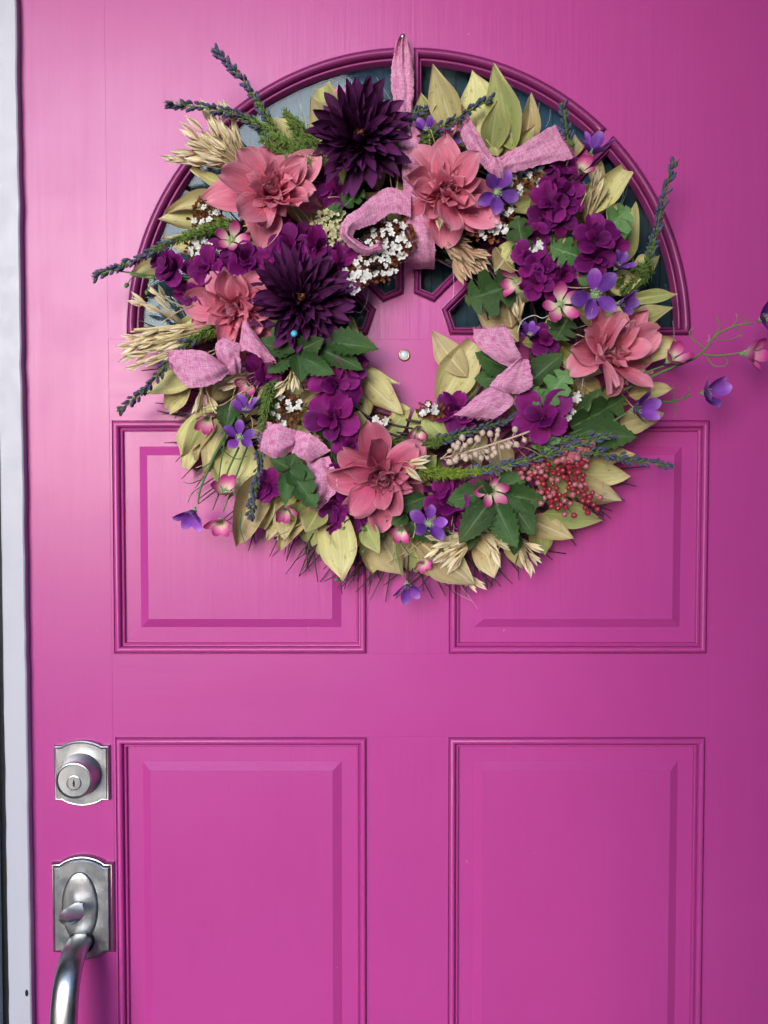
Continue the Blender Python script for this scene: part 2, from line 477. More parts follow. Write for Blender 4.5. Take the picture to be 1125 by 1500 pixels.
xj1 = W(34.5, 750, 0.012).x
xj0 = W(0.5, 750, 0.012).x
fpart('side_jamb', jamb_strip(xj0, xj1, -0.012, 0.06, 0, DOOR_T + 0.004), WHITE)
fpart('side_jamb', jamb_strip(XR + 0.006, XR + 0.036, -0.012, 0.06, 0, DOOR_T + 0.004), WHITE)
m = MB(); m.box(xj0, XR + 0.036, -0.012, 0.06, DOOR_T + 0.006, DOOR_T + 0.04); fpart('head_jamb', m, WHITE)
m = MB(); m.box(xj1 + 0.0005, XL + 0.001, 0.004, 0.05, 0, DOOR_T); fpart('weatherstrip', m, BLACK)
m = MB(); m.box(XR - 0.001, XR + 0.0055, 0.004, 0.05, 0, DOOR_T); fpart('weatherstrip', m, BLACK)
xc = xj0 - 0.0125
m = MB(); m.box(xc, xj0 - 0.0005, 0.002, 0.05, 0, DOOR_T); fpart('black_gap_seal', m, BLACK)
m = MB(); m.box(xc - 0.07, xc - 0.0005, -0.016, 0.018, 0, DOOR_T + 0.1); fpart('casing', m, CASING)
m = MB(); m.box(XL, XR, -0.05, 0.08, -0.02, 0.008); fpart('threshold', m, NICKEL)
m = MB()
p = W(39, 1455, 0.0125)
m.lathe([(0.0026, 0.0002), (0.0022, 0.0006), (0.0008, 0.0003)], 10, 0, T((p.x, -0.012, p.z)) @ RX(PI / 2) @ SCL(0.8, 1.7, 1))
fpart('nail_hole', m, DARKHOLE)

# ------------------------------------------------------------------ the door
door = link('door', None, None, T(((XL + XR) / 2, 0, 0)), 'magenta painted panelled front door with arched fanlight and nickel locks', None, 'door')


def dpart(name, mb_or_me, mat=None, parent=door, smooth=False, label=None, kind=None):
    me = mb_or_me.mesh(name, mat, smooth) if isinstance(mb_or_me, MB) else mb_or_me
    me.transform(WM[parent.name].inverted())
    return link(name, me, parent, None, label, kind)


def chamfer_box(x0, x1, z0, z1, y0=0.0, y1=0.022, c=0.0002):
    b = MB()
    loops = [(0, y1), (0, y0 + c), (c, y0)]
    vs = []
    for ins, y in loops:
        vs += [(x0 + ins, y, z0 + ins), (x1 - ins, y, z0 + ins), (x1 - ins, y, z1 - ins), (x0 + ins, y, z1 - ins)]
    fs = [(8, 9, 10, 11), (3, 2, 1, 0)]
    for k in range(2):
        for j in range(4):
            q = (j + 1) % 4
            fs.append((k * 4 + j, k * 4 + q, k * 4 + 4 + q, k * 4 + 4 + j))
    b.add(vs, fs)
    return b


G = 0.00002
xs1 = W(162, 780).x                    # seams between stiles and rails
xs2 = W(1040, 780).x
zA = W(600, 497).z
zB, zC, zD = W(600, 615).z, W(600, 958).z, W(600, 1079).z
zE = 0.26
pl0, pl1 = W(165, 790).x, W(538, 790).x
pr0, pr1 = W(657, 790).x, W(1038, 790).x
dpart('stile', chamfer_box(XL, xs1 - G, DOOR_B, DOOR_T), PAINT_V)
dpart('stile', chamfer_box(xs2 + G, XR, DOOR_B, DOOR_T), PAINT_V)
dpart('rail', chamfer_box(xs1 + G, xs2 - G, zB, zA - G), PAINT_H)
dpart('rail', chamfer_box(xs1 + G, xs2 - G, zD, zC), PAINT_H)
dpart('rail', chamfer_box(xs1 + G, xs2 - G, DOOR_B, zE), PAINT_H)
for z0, z1 in ((zC, zB), (zE, zD)):
    dpart('mullion', chamfer_box(pl1, pr0, z0 + G, z1 - G), PAINT_V)
    dpart('panel_edge', chamfer_box(xs1 + G, pl0, z0 + G, z1 - G), PAINT_V)
    dpart('panel_edge', chamfer_box(pr1, xs2 - G, z0 + G, z1 - G), PAINT_V)
m = MB(); m.box(XL + 0.001, XR - 0.001, 0.024, 0.044, DOOR_B, DOOR_T - 0.001); dpart('core_board', m, PAINT_V)


def sweep(path, prof, scale=None):
    """path: CCW closed list of (x, z); prof: list of (inset, height in front of the face); scale: inset factor per edge"""
    b = MB()
    n = len(path)
    P = [Vector(p) for p in path]
    sc = scale or [1.0] * n
    nr = []
    for i in range(n):
        d = (P[(i + 1) % n] - P[i]).normalized()
        nr.append(Vector((-d.y, d.x)))
    mit = []
    for i in range(n):                                  # offset that keeps both neighbouring edges at their own inset
        n1, n2, s1, s2 = nr[i - 1], nr[i], sc[i - 1], sc[i]
        det = n1.x * n2.y - n1.y * n2.x
        if abs(det) < 0.02: mit.append((n1 + n2).normalized() * (s1 + s2) / 2)
        else: mit.append(Vector(((s1 * n2.y - s2 * n1.y) / det, (s2 * n1.x - s1 * n2.x) / det)))
    vs, fs = [], []
    k = len(prof)
    for i in range(n):                                  # each side has its own vertices
        j = (i + 1) % n
        base = len(vs)
        for q in (i, j):
            for ins, h in prof:
                p = P[q] + mit[q] * ins
                vs.append((p.x, -h, p.y))
        for a in range(k - 1):
            fs.append((base + a, base + k + a, base + k + a + 1, base + a + 1))
    b.add(vs, fs)
    return b, [P[i] + mit[i] * prof[-1][0] for i in range(n)]


def arcprof(x0, x1, h0, h1, n=6, up=True):
    return [(x0 + (x1 - x0) * (0.5 - 0.5 * math.cos(PI * i / n)), h0 + (h1 - h0) * math.sin(PI * i / n)) for i in range(n + 1)]


mm = 0.001
# bolection moulding round a panel
MOULD = [(-0.5 * mm, 0.0), (-0.5 * mm, 0.6 * mm), (0.6 * mm, 0.7 * mm), (0.8 * mm, -2.6 * mm), (1.3 * mm, -2.6 * mm)] + arcprof(1.5 * mm, 9.0 * mm, -0.6 * mm, 4.2 * mm, 7) + \
        [(9.2 * mm, -4.4 * mm), (10.2 * mm, -4.6 * mm)] + arcprof(10.4 * mm, 13.2 * mm, -3.4 * mm, -1.4 * mm, 4) + [(13.4 * mm, -7.0 * mm), (14.2 * mm, -7.4 * mm)]


def auto_smooth(me, ang=40):
    bm = bmesh.new(); bm.from_mesh(me)
    bmesh.ops.remove_doubles(bm, verts=bm.verts, dist=1e-6)
    for f in bm.faces:
        if len(f.verts) > 8:
            f.smooth = False
            for e in f.edges: e.smooth = False
    for e in bm.edges:
        if len(e.link_faces) == 2 and e.calc_face_angle(0) > R(ang): e.smooth = False
    bm.to_mesh(me); bm.free()
    return me


def raised_panel(x0, x1, z0, z1):
    path = [(x0, z0), (x1, z0), (x1, z1), (x0, z1)]
    b, _ = sweep(path, MOULD)
    dpart('panel_moulding', auto_smooth(b.mesh('panel_moulding', PAINT_V)), smooth=True)
    b = MB()
    loops = [(13.0 * mm, 6.4 * mm), (31.5 * mm, 6.2 * mm), (31.7 * mm, 5.9 * mm), (41.8 * mm, 0.6 * mm), (42.2 * mm, 0.3 * mm)]
    vs, fs = [], []
    for ins, y in loops:
        vs += [(x0 + ins, y, z0 + ins), (x1 - ins, y, z0 + ins), (x1 - ins, y, z1 - ins), (x0 + ins, y, z1 - ins)]
    for k in range(len(loops) - 1):
        for j in range(4):
            q = (j + 1) % 4
            fs.append((k * 4 + j, k * 4 + q, k * 4 + 4 + q, k * 4 + 4 + j))
    k = (len(loops) - 1) * 4
    fs.append((k, k + 1, k + 2, k + 3))
    b.add(vs, fs)
    dpart('raised_panel', b, PAINT_V)


for x0, x1 in ((pl0, pl1), (pr0, pr1)):
    raised_panel(x0, x1, zC, zB)
    raised_panel(x0, x1, zE, zD)

# fanlight: a board with four sector openings
C = W(598.5, 491)
RO, RI, HW = 410 * PX, 60 * PX, 7.0 * PX


def sector(k):
    """CCW outline of pane k (counted from the right) in (x, z)"""
    a0, a1 = k * PI / 4, (k + 1) * PI / 4
    o0 = 0.0 if k == 0 else HW
    o1 = 0.0 if k == 3 else HW
    t0i, t0o = a0 + math.asin(o0 / RI), a0 + math.asin(o0 / RO)
    t1i, t1o = a1 - math.asin(o1 / RI), a1 - math.asin(o1 / RO)
    pts = [(C.x + RI * math.cos(t0i), C.z + RI * math.sin(t0i))]
    n = 18
    for i in range(n + 1):
        t = t0o + (t1o - t0o) * i / n
        pts.append((C.x + RO * math.cos(t), C.z + RO * math.sin(t)))
    pts.append((C.x + RI * math.cos(t1i), C.z + RI * math.sin(t1i)))
    return pts


cu = bpy.data.curves.new('arch_board', 'CURVE')
cu.dimensions = '2D'; cu.fill_mode = 'BOTH'; cu.extrude = 0.011


def spl(pts):
    s = cu.splines.new('POLY'); s.points.add(len(pts) - 1)
    for q, (x, z) in zip(s.points, pts): q.co = (x, z, 0, 1)
    s.use_cyclic_u = True


spl([(xs1 + G, zA + G), (xs2 - G, zA + G), (xs2 - G, DOOR_T), (xs1 + G, DOOR_T)])
for k in range(4): spl(sector(k))
tmp = bpy.data.objects.new('tmp', cu); COL.objects.link(tmp)
dg = bpy.context.evaluated_depsgraph_get()
me = bpy.data.meshes.new_from_object(tmp.evaluated_get(dg))
bpy.data.objects.remove(tmp); bpy.data.curves.remove(cu)
me.transform(Matrix(((1, 0, 0, 0), (0, 0, -1, 0.011), (0, 1, 0, 0), (0, 0, 0, 1))))
me.name = 'arch_board'
me.materials.clear(); me.materials.append(PAINT_V)
for pol in me.polygons: pol.use_smooth = False
dpart('arch_board', me)
FANM = [(-0.6 * mm, 0.0), (-0.6 * mm, 1.0 * mm), (0.6 * mm, 1.2 * mm), (0.8 * mm, -2.6 * mm), (1.4 * mm, -2.6 * mm)] + arcprof(1.6 * mm, 10.6 * mm, 0.4 * mm, 7.0 * mm, 8) + \
       [(10.8 * mm, -2.4 * mm), (11.3 * mm, -2.4 * mm)] + arcprof(11.4 * mm, 15.0 * mm, -0.6 * mm, 1.2 * mm, 5) + [(15.4 * mm, -2.0 * mm), (17.4 * mm, -5.0 * mm), (17.6 * mm, -7.4 * mm)]
for k in range(4):
    sec = sector(k)
    b, inner = sweep(sec, FANM, [0.60] + [1.0] * 18 + [0.60, 0.60] if k < 4 else None)
    dpart('pane_moulding', auto_smooth(b.mesh('pane_moulding', PAINT_DARK)), smooth=True)
    b = MB()
    cpt = sum(inner, Vector((0, 0))) / len(inner)
    pts = [q + (cpt - q).normalized() * -0.002 for q in inner]
    n = len(pts)
    b.add([(q.x, 0.0070, q.y) for q in pts] + [(q.x, 0.0105, q.y) for q in pts], [tuple(range(n)), tuple(range(n, 2 * n))[::-1]] + [(i, n + i, n + (i + 1) % n, (i + 1) % n) for i in range(n)])
    dpart('glass_pane', b, GLASS)

BLIND = plain_mat('slate_blind', (0.050, 0.085, 0.100), 0.6, 0.0, 0.35, 20.0)
m = MB(); m.box(C.x - RO - 0.004, C.x + RO + 0.004, 0.0234, 0.0238, C.z - 0.004, C.z + RO + 0.004); dpart('blind_backing', m, BLACK)
nsl = 46
for i in range(nsl):
    x0 = C.x - RO + 2 * RO * i / nsl
    x1 = x0 + 2 * RO / nsl * 0.86
    hz = math.sqrt(max(0.0001, RO * RO - min(abs(x0 - C.x), abs(x1 - C.x)) ** 2))
    m = MB(); m.add([(x0, 0.0224, C.z), (x1, 0.0230, C.z), (x1, 0.0230, C.z + hz), (x0, 0.0224, C.z + hz), (x0, 0.0228, C.z), (x1, 0.0233, C.z), (x1, 0.0233, C.z + hz), (x0, 0.0228, C.z + hz)], [(0, 1, 2, 3), (7, 6, 5, 4), (0, 3, 7, 4), (1, 5, 6, 2), (3, 2, 6, 7), (0, 4, 5, 1)])
    dpart('blind_slat', m, BLIND)

# peephole and nail
m = MB()
p = W(592, 520, 0.003)
Mp = T((p.x, 0, p.z)) @ RX(PI / 2)
m.lathe([(8.6 * PX, 0.0), (8.4 * PX, 0.0025), (7.2 * PX, 0.0034), (6.2 * PX, 0.003), (5.8 * PX, 0.002)], 28, 0, Mp)
ph = dpart('peephole', m, BRASS, smooth=True)
m = MB(); m.lathe([(5.9 * PX, 0.0022), (5.0 * PX, 0.0032), (3.0 * PX, 0.0040), (0.5 * PX, 0.0043)], 24, 0, Mp); dpart('lens', m, LENS, ph, smooth=True)
m = MB()
p = W(590, 51, 0.012)
Mn = T((p.x, 0.004, p.z)) @ RX(PI / 2 + 0.12)
m.lathe([(1.3 * mm, 0), (1.3 * mm, 0.015), (3.0 * mm, 0.0155), (3.1 * mm, 0.0165), (1.2 * mm, 0.0172), (0.1 * mm, 0.0173)], 14, 0, Mn)
dpart('nail', m, STEEL, smooth=True)


# ---- locks
def plate_outline(x0, x1, zt, zb, rise, sh, side, n=14):
    """rectangle with a domed top and bottom set in from stepped shoulders; CCW in (x, z)"""
    w = x1 - x0
    a0, a1 = x0 + side, x1 - side

    def arch(zbase, sgn):
        out = []
        for i in range(n + 1):
            t = i / n
            x = a1 + (a0 - a1) * t
            s = math.sin(PI * t)
            out.append((x, zbase + sgn * rise * (s ** 0.75)))
        return out
    top = [(x1, zt)] + arch(zt, 1) + [(x0, zt)]
    bot = [(x0, zb)] + [(x0 + x1 - x, 2 * zb - z) for x, z in arch(zb, 1)] + [(x1, zb)]
    return top + bot


def plate(outline, prof, sides=None):
    b, inner = sweep(outline, prof)
    n = len(inner)
    h = prof[-1][1]
    b.add([(q.x, -h, q.y) for q in inner], [tuple(range(n))])
    return b


a, c = W(79, 1132, 0.006), W(159.5, 1132, 0.006)
zt, zb = W(119, 1093, 0.006).z, W(119, 1173, 0.006).z
ol = plate_outline(a.x, c.x, zt, zb, 8.2 * PX, 2 * PX, 11 * PX)
PLP = [(0, 0.0), (0, 4.5 * mm), (0.5 * mm, 5.6 * mm), (1.3 * mm, 6.0 * mm), (2.2 * mm, 5.8 * mm), (2.6 * mm, 6.6 * mm), (3.2 * mm, 7.0 * mm)]
b = plate(ol, PLP)
deadbolt = dpart('deadbolt', auto_smooth(b.mesh('deadbolt', NICKEL), 30), smooth=True, label='brushed nickel deadbolt with arched backplate above the door handle')
p = W(117.5, 1134.5, 0.008)
Md = T((p.x, -0.006, p.z)) @ RX(PI / 2)
m = MB()
m.lathe([(31.5 * PX, 0), (31.5 * PX, 0.002), (31 * PX, 0.0035), (29.5 * PX, 0.009), (27.2 * PX, 0.021), (26.8 * PX, 0.0232), (26.0 * PX, 0.0248), (24.6 * PX, 0.0252), (23.6 * PX, 0.0240), (23.0 * PX, 0.0236), (11.0 * PX, 0.0236)], 64, 0, Md)
dpart('cylinder_collar', auto_smooth(m.mesh('cylinder_collar', NICKEL), 35), parent=deadbolt, smooth=True)
m = MB()
Mk = Md @ T((0, -3.5 * PX, 0))
m.lathe([(10.6 * PX, 0.0234), (10.6 * PX, 0.0246), (9.6 * PX, 0.0249), (9.3 * PX, 0.0242), (0.4 * PX, 0.0242)], 32, 0, Mk)
kc = dpart('key_cylinder', auto_smooth(m.mesh('key_cylinder', NICKEL), 35), parent=deadbolt, smooth=True)
m = MB()
ko = [(-0.9, 4.2), (-1.5, 2.6), (-0.7, 1.4), (-2.3, 0.2), (-1.2, -1.4), (-1.8, -3.4), (-0.6, -5.2), (1.3, -5.2), (1.0, -3.0), (1.9, -1.6), (1.0, -0.4), (2.2, 1.0), (0.8, 2.2), (0.9, 4.2)]
n = len(ko)
m.add([(x * PX, z * PX, 0.0244) for x, z in ko], [tuple(range(n))[::-1]], None, 0, Mk)
dpart('keyway', m, DARKHOLE, deadbolt)

a, c = W(75, 1330, 0.007), W(166, 1330, 0.007)
zt, zb = W(119, 1265, 0.007).z, W(119, 1397, 0.007).z
ol = plate_outline(a.x, c.x, zt, zb, 11.5 * PX, 2.5 * PX, 12 * PX)
PLP2 = [(0, 0.0), (0, 3.0 * mm), (0.4 * mm, 4.4 * mm), (1.6 * mm, 6.4 * mm), (2.6 * mm, 6.7 * mm), (3.0 * mm, 7.6 * mm), (4.4 * mm, 8.8 * mm), (5.4 * mm, 9.4 * mm)]
b = plate(ol, PLP2)
handle = dpart('door_handle', auto_smooth(b.mesh('door_handle', NICKEL), 30), smooth=True, label='brushed nickel thumb latch handle with curved pull grip')
# raised oval boss
p = W(117, 1329, 0.010)
b = MB()
rx, rz = 27 * PX, 53 * PX
prof = [(1.0, 0.0), (0.985, 1.0 * mm), (0.95, 1.7 * mm), (0.86, 2.3 * mm), (0.66, 2.9 * mm), (0.42, 3.3 * mm), (0.22, 3.5 * mm), (0.02, 3.6 * mm)]
b.lathe(prof, 48, 0, T((p.x, -0.0094, p.z)) @ RX(PI / 2) @ SCL(rx, rz, 1))
dpart('oval_boss', b, NICKEL, handle, smooth=True)
b = MB(); b.box(p.x - 4.5 * PX, p.x + 4.5 * PX, -0.0146, -0.012, p.z - 9 * PX, p.z + 10 * PX); dpart('latch_slot', b, DARKHOLE, handle)
# thumb lever: a neck that widens to a rounded paddle, tipped down a little
b = MB()
path = [(0.0, 0.0), (0.006, 0.0008), (0.013, 0.0010), (0.020, 0.0006), (0.028, -0.0008), (0.034, -0.0024), (0.038, -0.0040), (0.040, -0.0052)]
wid = [6.0, 7.0, 10.5, 15.0, 17.0, 15.5, 10.5, 4.0]
z0 = p.z + 8 * PX
vs, fs, nn = [], [], 9
for i, ((d, dz), w) in enumerate(zip(path, wid)):
    for j in range(nn):
        s = -1 + 2 * j / (nn - 1)
        vs.append((p.x + s * w * PX, -0.0115 - d, z0 + dz + 0.0012 * (1 - s * s)))
    for j in range(nn):
        s = 1 - 2 * j / (nn - 1)
        vs.append((p.x + s * w * PX, -0.0115 - d, z0 + dz - 0.0026 + 0.0006 * s * s))
q = 2 * nn
for i in range(len(path) - 1):
    for j in range(q):
        fs.append((i * q + j, i * q + (j + 1) % q, (i + 1) * q + (j + 1) % q, (i + 1) * q + j))
fs.append(tuple((len(path) - 1) * q + j for j in range(q)))
b.add(vs, fs)
dpart('thumb_lever', auto_smooth(b.mesh('thumb_lever', NICKEL), 50), parent=handle, smooth=True)
# grip, bowed out and running below the picture to a lower mount
zg = W(119, 1380, 0.012).z
gp = bez([(0, 0.006, 0.0), (0, 0.024, 0.0015), (0, 0.046, -0.006), (0, 0.063, -0.025), (0, 0.073, -0.058), (0, 0.077, -0.100), (0, 0.074, -0.140), (0, 0.063, -0.175), (0, 0.042, -0.198), (0, 0.022, -0.206), (0, 0.006, -0.207)], 6)
b = MB()
vs, fs, nn = [], [], 20
for i, q in enumerate(gp):
    d = (gp[min(i + 1, len(gp) - 1)] - gp[max(i - 1, 0)]).normalized()
    nrm = Vector((0, d.z, -d.y))
    t = i / (len(gp) - 1)
    wx = (13.8 + 2.0 * math.sin(PI * t)) * mm
    wn_ = (9.0 + 1.2 * math.sin(PI * t)) * mm
    for j in range(nn):
        a_ = 2 * PI * j / nn
        off = nrm * math.sin(a_) * wn_
        ca = math.cos(a_)
        vs.append((p.x + 2 * PX + wx * math.copysign(abs(ca) ** 0.85, ca), -(q.y + off.y), zg + q.z + off.z))
for i in range(len(gp) - 1):
    for j in range(nn):
        fs.append((i * nn + j, i * nn + (j + 1) % nn, (i + 1) * nn + (j + 1) % nn, (i + 1) * nn + j))
fs += [tuple(range(nn))[::-1], tuple((len(gp) - 1) * nn + j for j in range(nn))]
b.add(vs, fs)
dpart('pull_grip', b, NICKEL, handle, smooth=True)
b = MB(); b.lathe([(15.5 * mm, 0), (15.3 * mm, 1.6 * mm), (14 * mm, 2.4 * mm), (12.6 * mm, 2.2 * mm), (2 * mm, 2.2 * mm)], 32, 0, T((p.x + 2 * PX, -0.0096, zg)) @ RX(PI / 2)); dpart('grip_socket', b, DARKHOLE, handle, smooth=True)
b = MB(); b.lathe([(20 * mm, 0), (20 * mm, 4 * mm), (17 * mm, 7 * mm), (3 * mm, 8 * mm)], 32, 0, T((p.x + 2 * PX, 0, zg - 0.207)) @ RX(PI / 2)); dpart('lower_mount', b, NICKEL, handle, smooth=True)

# ------------------------------------------------------------------ the wreath
WC = W(603, 487, 0.03)
wreath = link('wreath', None, None, T(WC), 'silk flower and dried leaf wreath hung over the fanlight of the magenta door', None, 'wreath')
# everything the wreath carries is a part of it; petals, spikelets, berries are sub-parts


def smoothstep(a, b, x):
    t = min(1, max(0, (x - a) / (b - a)))
    return t * t * (3 - 2 * t)


def shp(kind, t):
    if kind == 'round':
        w = 0.26 + 0.74 * smoothstep(0, 0.58, t)
        return w * (math.sqrt(max(0, 1 - ((t - 0.56) / 0.455) ** 2)) if t > 0.56 else 1)
    if kind == 'point':
        w = 0.24 + 0.76 * smoothstep(0, 0.5, t)
        return w * (max(0, 1 - ((t - 0.5) / 0.505) ** 1.9) if t > 0.5 else 1)
    if kind == 'lance':
        return (math.sin(PI * min(1, t ** 0.85)) ** 0.85 if 0 < t < 1 else 0) + 0.03
    if kind == 'bay':
        e = (math.sin(PI * t ** 0.80) ** 0.95 if 0 < t < 1 else 0) + 0.02
        return e
    if kind == 'cut':                                   # a leaf with its tip torn off
        return math.sin(PI * (t * 0.80) ** 0.85) ** 0.9 + 0.02 if t > 0 else 0.05
    if kind == 'strap':
        w = 0.45 + 0.55 * smoothstep(0, 0.45, t)
        return w * (max(0, 1 - ((t - 0.62) / 0.385) ** 3.0) if t > 0.62 else 1)
    if kind == 'serr':
        e = (math.sin(PI * t ** 0.72) ** 0.9 if 0 < t < 1 else 0) + 0.02
        return e * (1 - 0.30 * ((t * 8 + 0.02) % 1))
    if kind == 'lobe':
        e = (math.sin(PI * t ** 0.70) ** 0.75 if 0 < t < 1 else 0) + 0.03
        k = abs(((t * 3.4 + 0.1) % 1) - 0.5) * 2
        return e * (1.0 - 0.62 * smoothstep(0.45, 1.0, k)) * (1 - 0.10 * ((t * 14) % 1))


def sheet(b, W_, kind, nL, nW, a0=0., a1=0., cup=0., ruf=0., rufk=6., notch=0., M=None, mat=0, rr=rng, swl=0., side=0.):
    """one petal or leaf, unit long along +x, face +z"""
    ph1, ph2 = rr.uniform(0, 6.3), rr.uniform(0, 6.3)
    vs, uv, fs = [], [], []
    x = z = y0 = 0.0
    tp = 0.0
    for i in range(nL + 1):
        t = i / nL
        t = t if kind in ('serr', 'lobe') else 1 - (1 - t) ** 1.25
        a = a0 + a1 * t
        x += math.cos(a) * (t - tp); z += math.sin(a) * (t - tp)
        y0 = side * math.sin(PI * t * 0.9)
        tp = t
        w = W_ / 2 * shp(kind, t)
        for j in range(nW + 1):
            s = -1 + 2 * j / nW
            off = cup * abs(s) ** 1.6 * w + ruf * t * math.sin(ph1 + s * rufk * 0.5) * abs(s) + ruf * 0.6 * t * math.sin(ph2 + t * rufk) * s
            fwd = -notch * max(0, 1 - abs(s) * 2.2) * smoothstep(0.75, 1, t) - (0.12 * W_ * s * s if kind == 'lobe' else 0)
            if kind == 'lobe': fwd = 0.16 * W_ * abs(s) * math.sin(PI * t)
            vs.append((x - math.sin(a) * off + math.cos(a) * fwd, y0 + s * w * (1 + swl * math.sin(ph1 + 9 * t)), z + math.cos(a) * off + math.sin(a) * fwd))
            uv.append((t, (s + 1) / 2))
    q = nW + 1
    for i in range(nL):
        for j in range(nW):
            fs.append((i * q + j, (i + 1) * q + j, (i + 1) * q + j + 1, i * q + j + 1))
    b.add(vs, fs, uv, mat, M)


def variants(name, k, mat, fn):
    out = []
    for i in range(k):
        b = MB(); fn(b, random.Random(i * 17 + len(name)))
        out.append(b.mesh(name, mat))
    return out


def facing(nx, nz, spin=0.0):
    """rotation whose +z looks along (nx, -1, nz)"""
    z = Vector((nx, -1, nz)).normalized()
    x = Vector((1, 0, 0)) - z * z.x
    x.normalize()
    y = z.cross(x)
    M = Matrix((x, y, z)).transposed().to_4x4()
    return M @ RZ(spin)


def flower(name, px, py, h, r_px, nx, nz, rings, core, petal_name, label=None, r=None, parent=wreath):
    """rings: (count, length, elevation, meshes, start radius, base height, jitter)"""
    r = r or rng
    M = T(W(px, py, h)) @ facing(nx, nz, r.uniform(0, 6.3)) @ SCL(r_px * S(h) * (1.12 if name == 'dahlia' else 1.0))
    f = link(name, core, parent, M, label)
    for cnt, ln, el, meshes, r0, z0, jit in rings:
        ph = r.uniform(0, 6.3)
        for i in range(cnt):
            phi = ph + 2 * PI * (i + r.uniform(-.22, .22) * jit) / cnt
            e = el + r.uniform(-.16, .16) * jit
            l = ln * (1 + r.uniform(-.13, .13) * jit)
            link(petal_name, r.choice(meshes), f, M @ RZ(phi) @ T((r0, 0, z0)) @ RY(-e) @ RX(r.uniform(-.35, .35) * jit) @ SCL(l))
    return f


# --- dahlias
def dahlia_meshes(mat):
    big = variants('dahlia_petal', 9, mat, lambda b, r: sheet(b, r.uniform(.54, .70), r.choice(['round', 'round', 'round', 'round', 'point']), 10, 8, r.uniform(-.1, .4), r.uniform(-1.0, .45), r.uniform(.1, .6), r.uniform(.06, .14), r.uniform(5, 9), r.uniform(0, .10), None, 0, r))
    mid = variants('dahlia_petal', 7, mat, lambda b, r: sheet(b, r.uniform(.42, .60), 'point', 7, 6, r.uniform(.0, .3), r.uniform(-.5, .5), r.uniform(.35, .75), r.uniform(.02, .05), 6, 0, None, 0, r))
    sml = variants('dahlia_petal', 7, mat, lambda b, r: sheet(b, r.uniform(.50, .75), r.choice(['round', 'point']), 6, 4, r.uniform(-.2, .3), r.uniform(-.6, .9), r.uniform(.3, 1.0), .08, 6, 0, None, 0, r))
    b = MB()
    r = random.Random(3)
    for i in range(34):
        e = 0.55 + 0.7 * r.random()
        sheet(b, .6, 'point', 4, 2, .1, .7, .8, .04, 5, 0, RZ(r.uniform(0, 6.3)) @ T((r.uniform(0, .07), 0, .08)) @ RY(-e) @ SCL(r.uniform(.2, .36)), 0, r)
    return big, mid, sml, b.mesh('dahlia_heart', mat)


DA = dahlia_meshes(DAHLIA)
DD = dahlia_meshes(DAHLIA_DUSK)


def dahlia(px, py, h, rp, nx, nz, K, label, seed, cup=0.0):
    big, mid, sml, core = K
    rings = [(8, 1.0, .05 + cup, big, .05, 0, 1.3), (8, .84, .26 + cup, big, .05, .04, 1.6), (9, .62, .48 + cup * .7, mid, .05, .06, 1.7), (9, .46, .72 + cup * .4, sml, .06, .08, 1.8), (10, .36, .95, sml, .06, .09, 1.7), (9, .28, 1.15, sml, .04, .10, 1.6)]
    return flower('dahlia', px, py, h, rp, nx, nz, rings, core, 'dahlia_petal', label, random.Random(seed))


dahlia(400, 285, .062, 76, .05, .12, DA, 'coral pink dahlia at the upper left, beside the dry oats', 1)
dahlia(652, 283, .066, 74, .10, -.05, DA, 'coral pink dahlia over the hanging ribbon, right of the top plum flower', 23)
dahlia(347, 452, .052, 66, -.35, -.35, DA, 'coral pink dahlia half hidden on the left beside a plum flower', 3)
dahlia(880, 518, .060, 72, .55, .05, DA, 'coral pink dahlia on the right side, turned sideways to the right', 4, .15)
dahlia(558, 694, .064, 66, .22, -.30, DD, 'dusky rose dahlia at the bottom of the wreath', 5)

# --- chrysanthemums
mum_long = variants('chrysanthemum_petal', 10, MUM, lambda b, r: sheet(b, r.uniform(.17, .25), 'strap', 8, 4, r.uniform(-.15, .15), r.uniform(-.4, .7), r.uniform(.4, 1.2), .02, 6, 0, None, 0, r, 0, r.uniform(-.05, .05)))
b = MB(); r_ = random.Random(4)
for i in range(46):
    e = 0.6 + 0.9 * r_.random()
    sheet(b, .22, 'strap', 4, 2, .1, 1.0, 1.0, .02, 5, 0, RZ(r_.uniform(0, 6.3)) @ T((r_.uniform(.02, .12), 0, .10)) @ RY(-e) @ SCL(r_.uniform(.2, .36)), 0, r_)
mum_core = b.mesh('chrysanthemum_heart', MUMHEART)
for px, py, h, rp, nx, nz, lab, sd in ((527, 205, .064, 76, .0, .0, 'near black plum chrysanthemum at the top, left of the hanging ribbon', 11),
                                       (442, 441, .066, 76, .05, .0, 'near black plum chrysanthemum on the left, above dark green leaves', 12)):
    rings = [(32, .95, .05, mum_long, .05, 0, 1.5), (32, .92, .20, mum_long, .05, .03, 1.6), (31, .82, .36, mum_long, .05, .05, 1.7), (28, .68, .56, mum_long, .05, .07, 1.8), (24, .52, .80, mum_long, .06, .09, 1.8)]
    flower('chrysanthemum', px, py, h, rp, nx, nz, rings, mum_core, 'chrysanthemum_petal', lab, random.Random(sd))

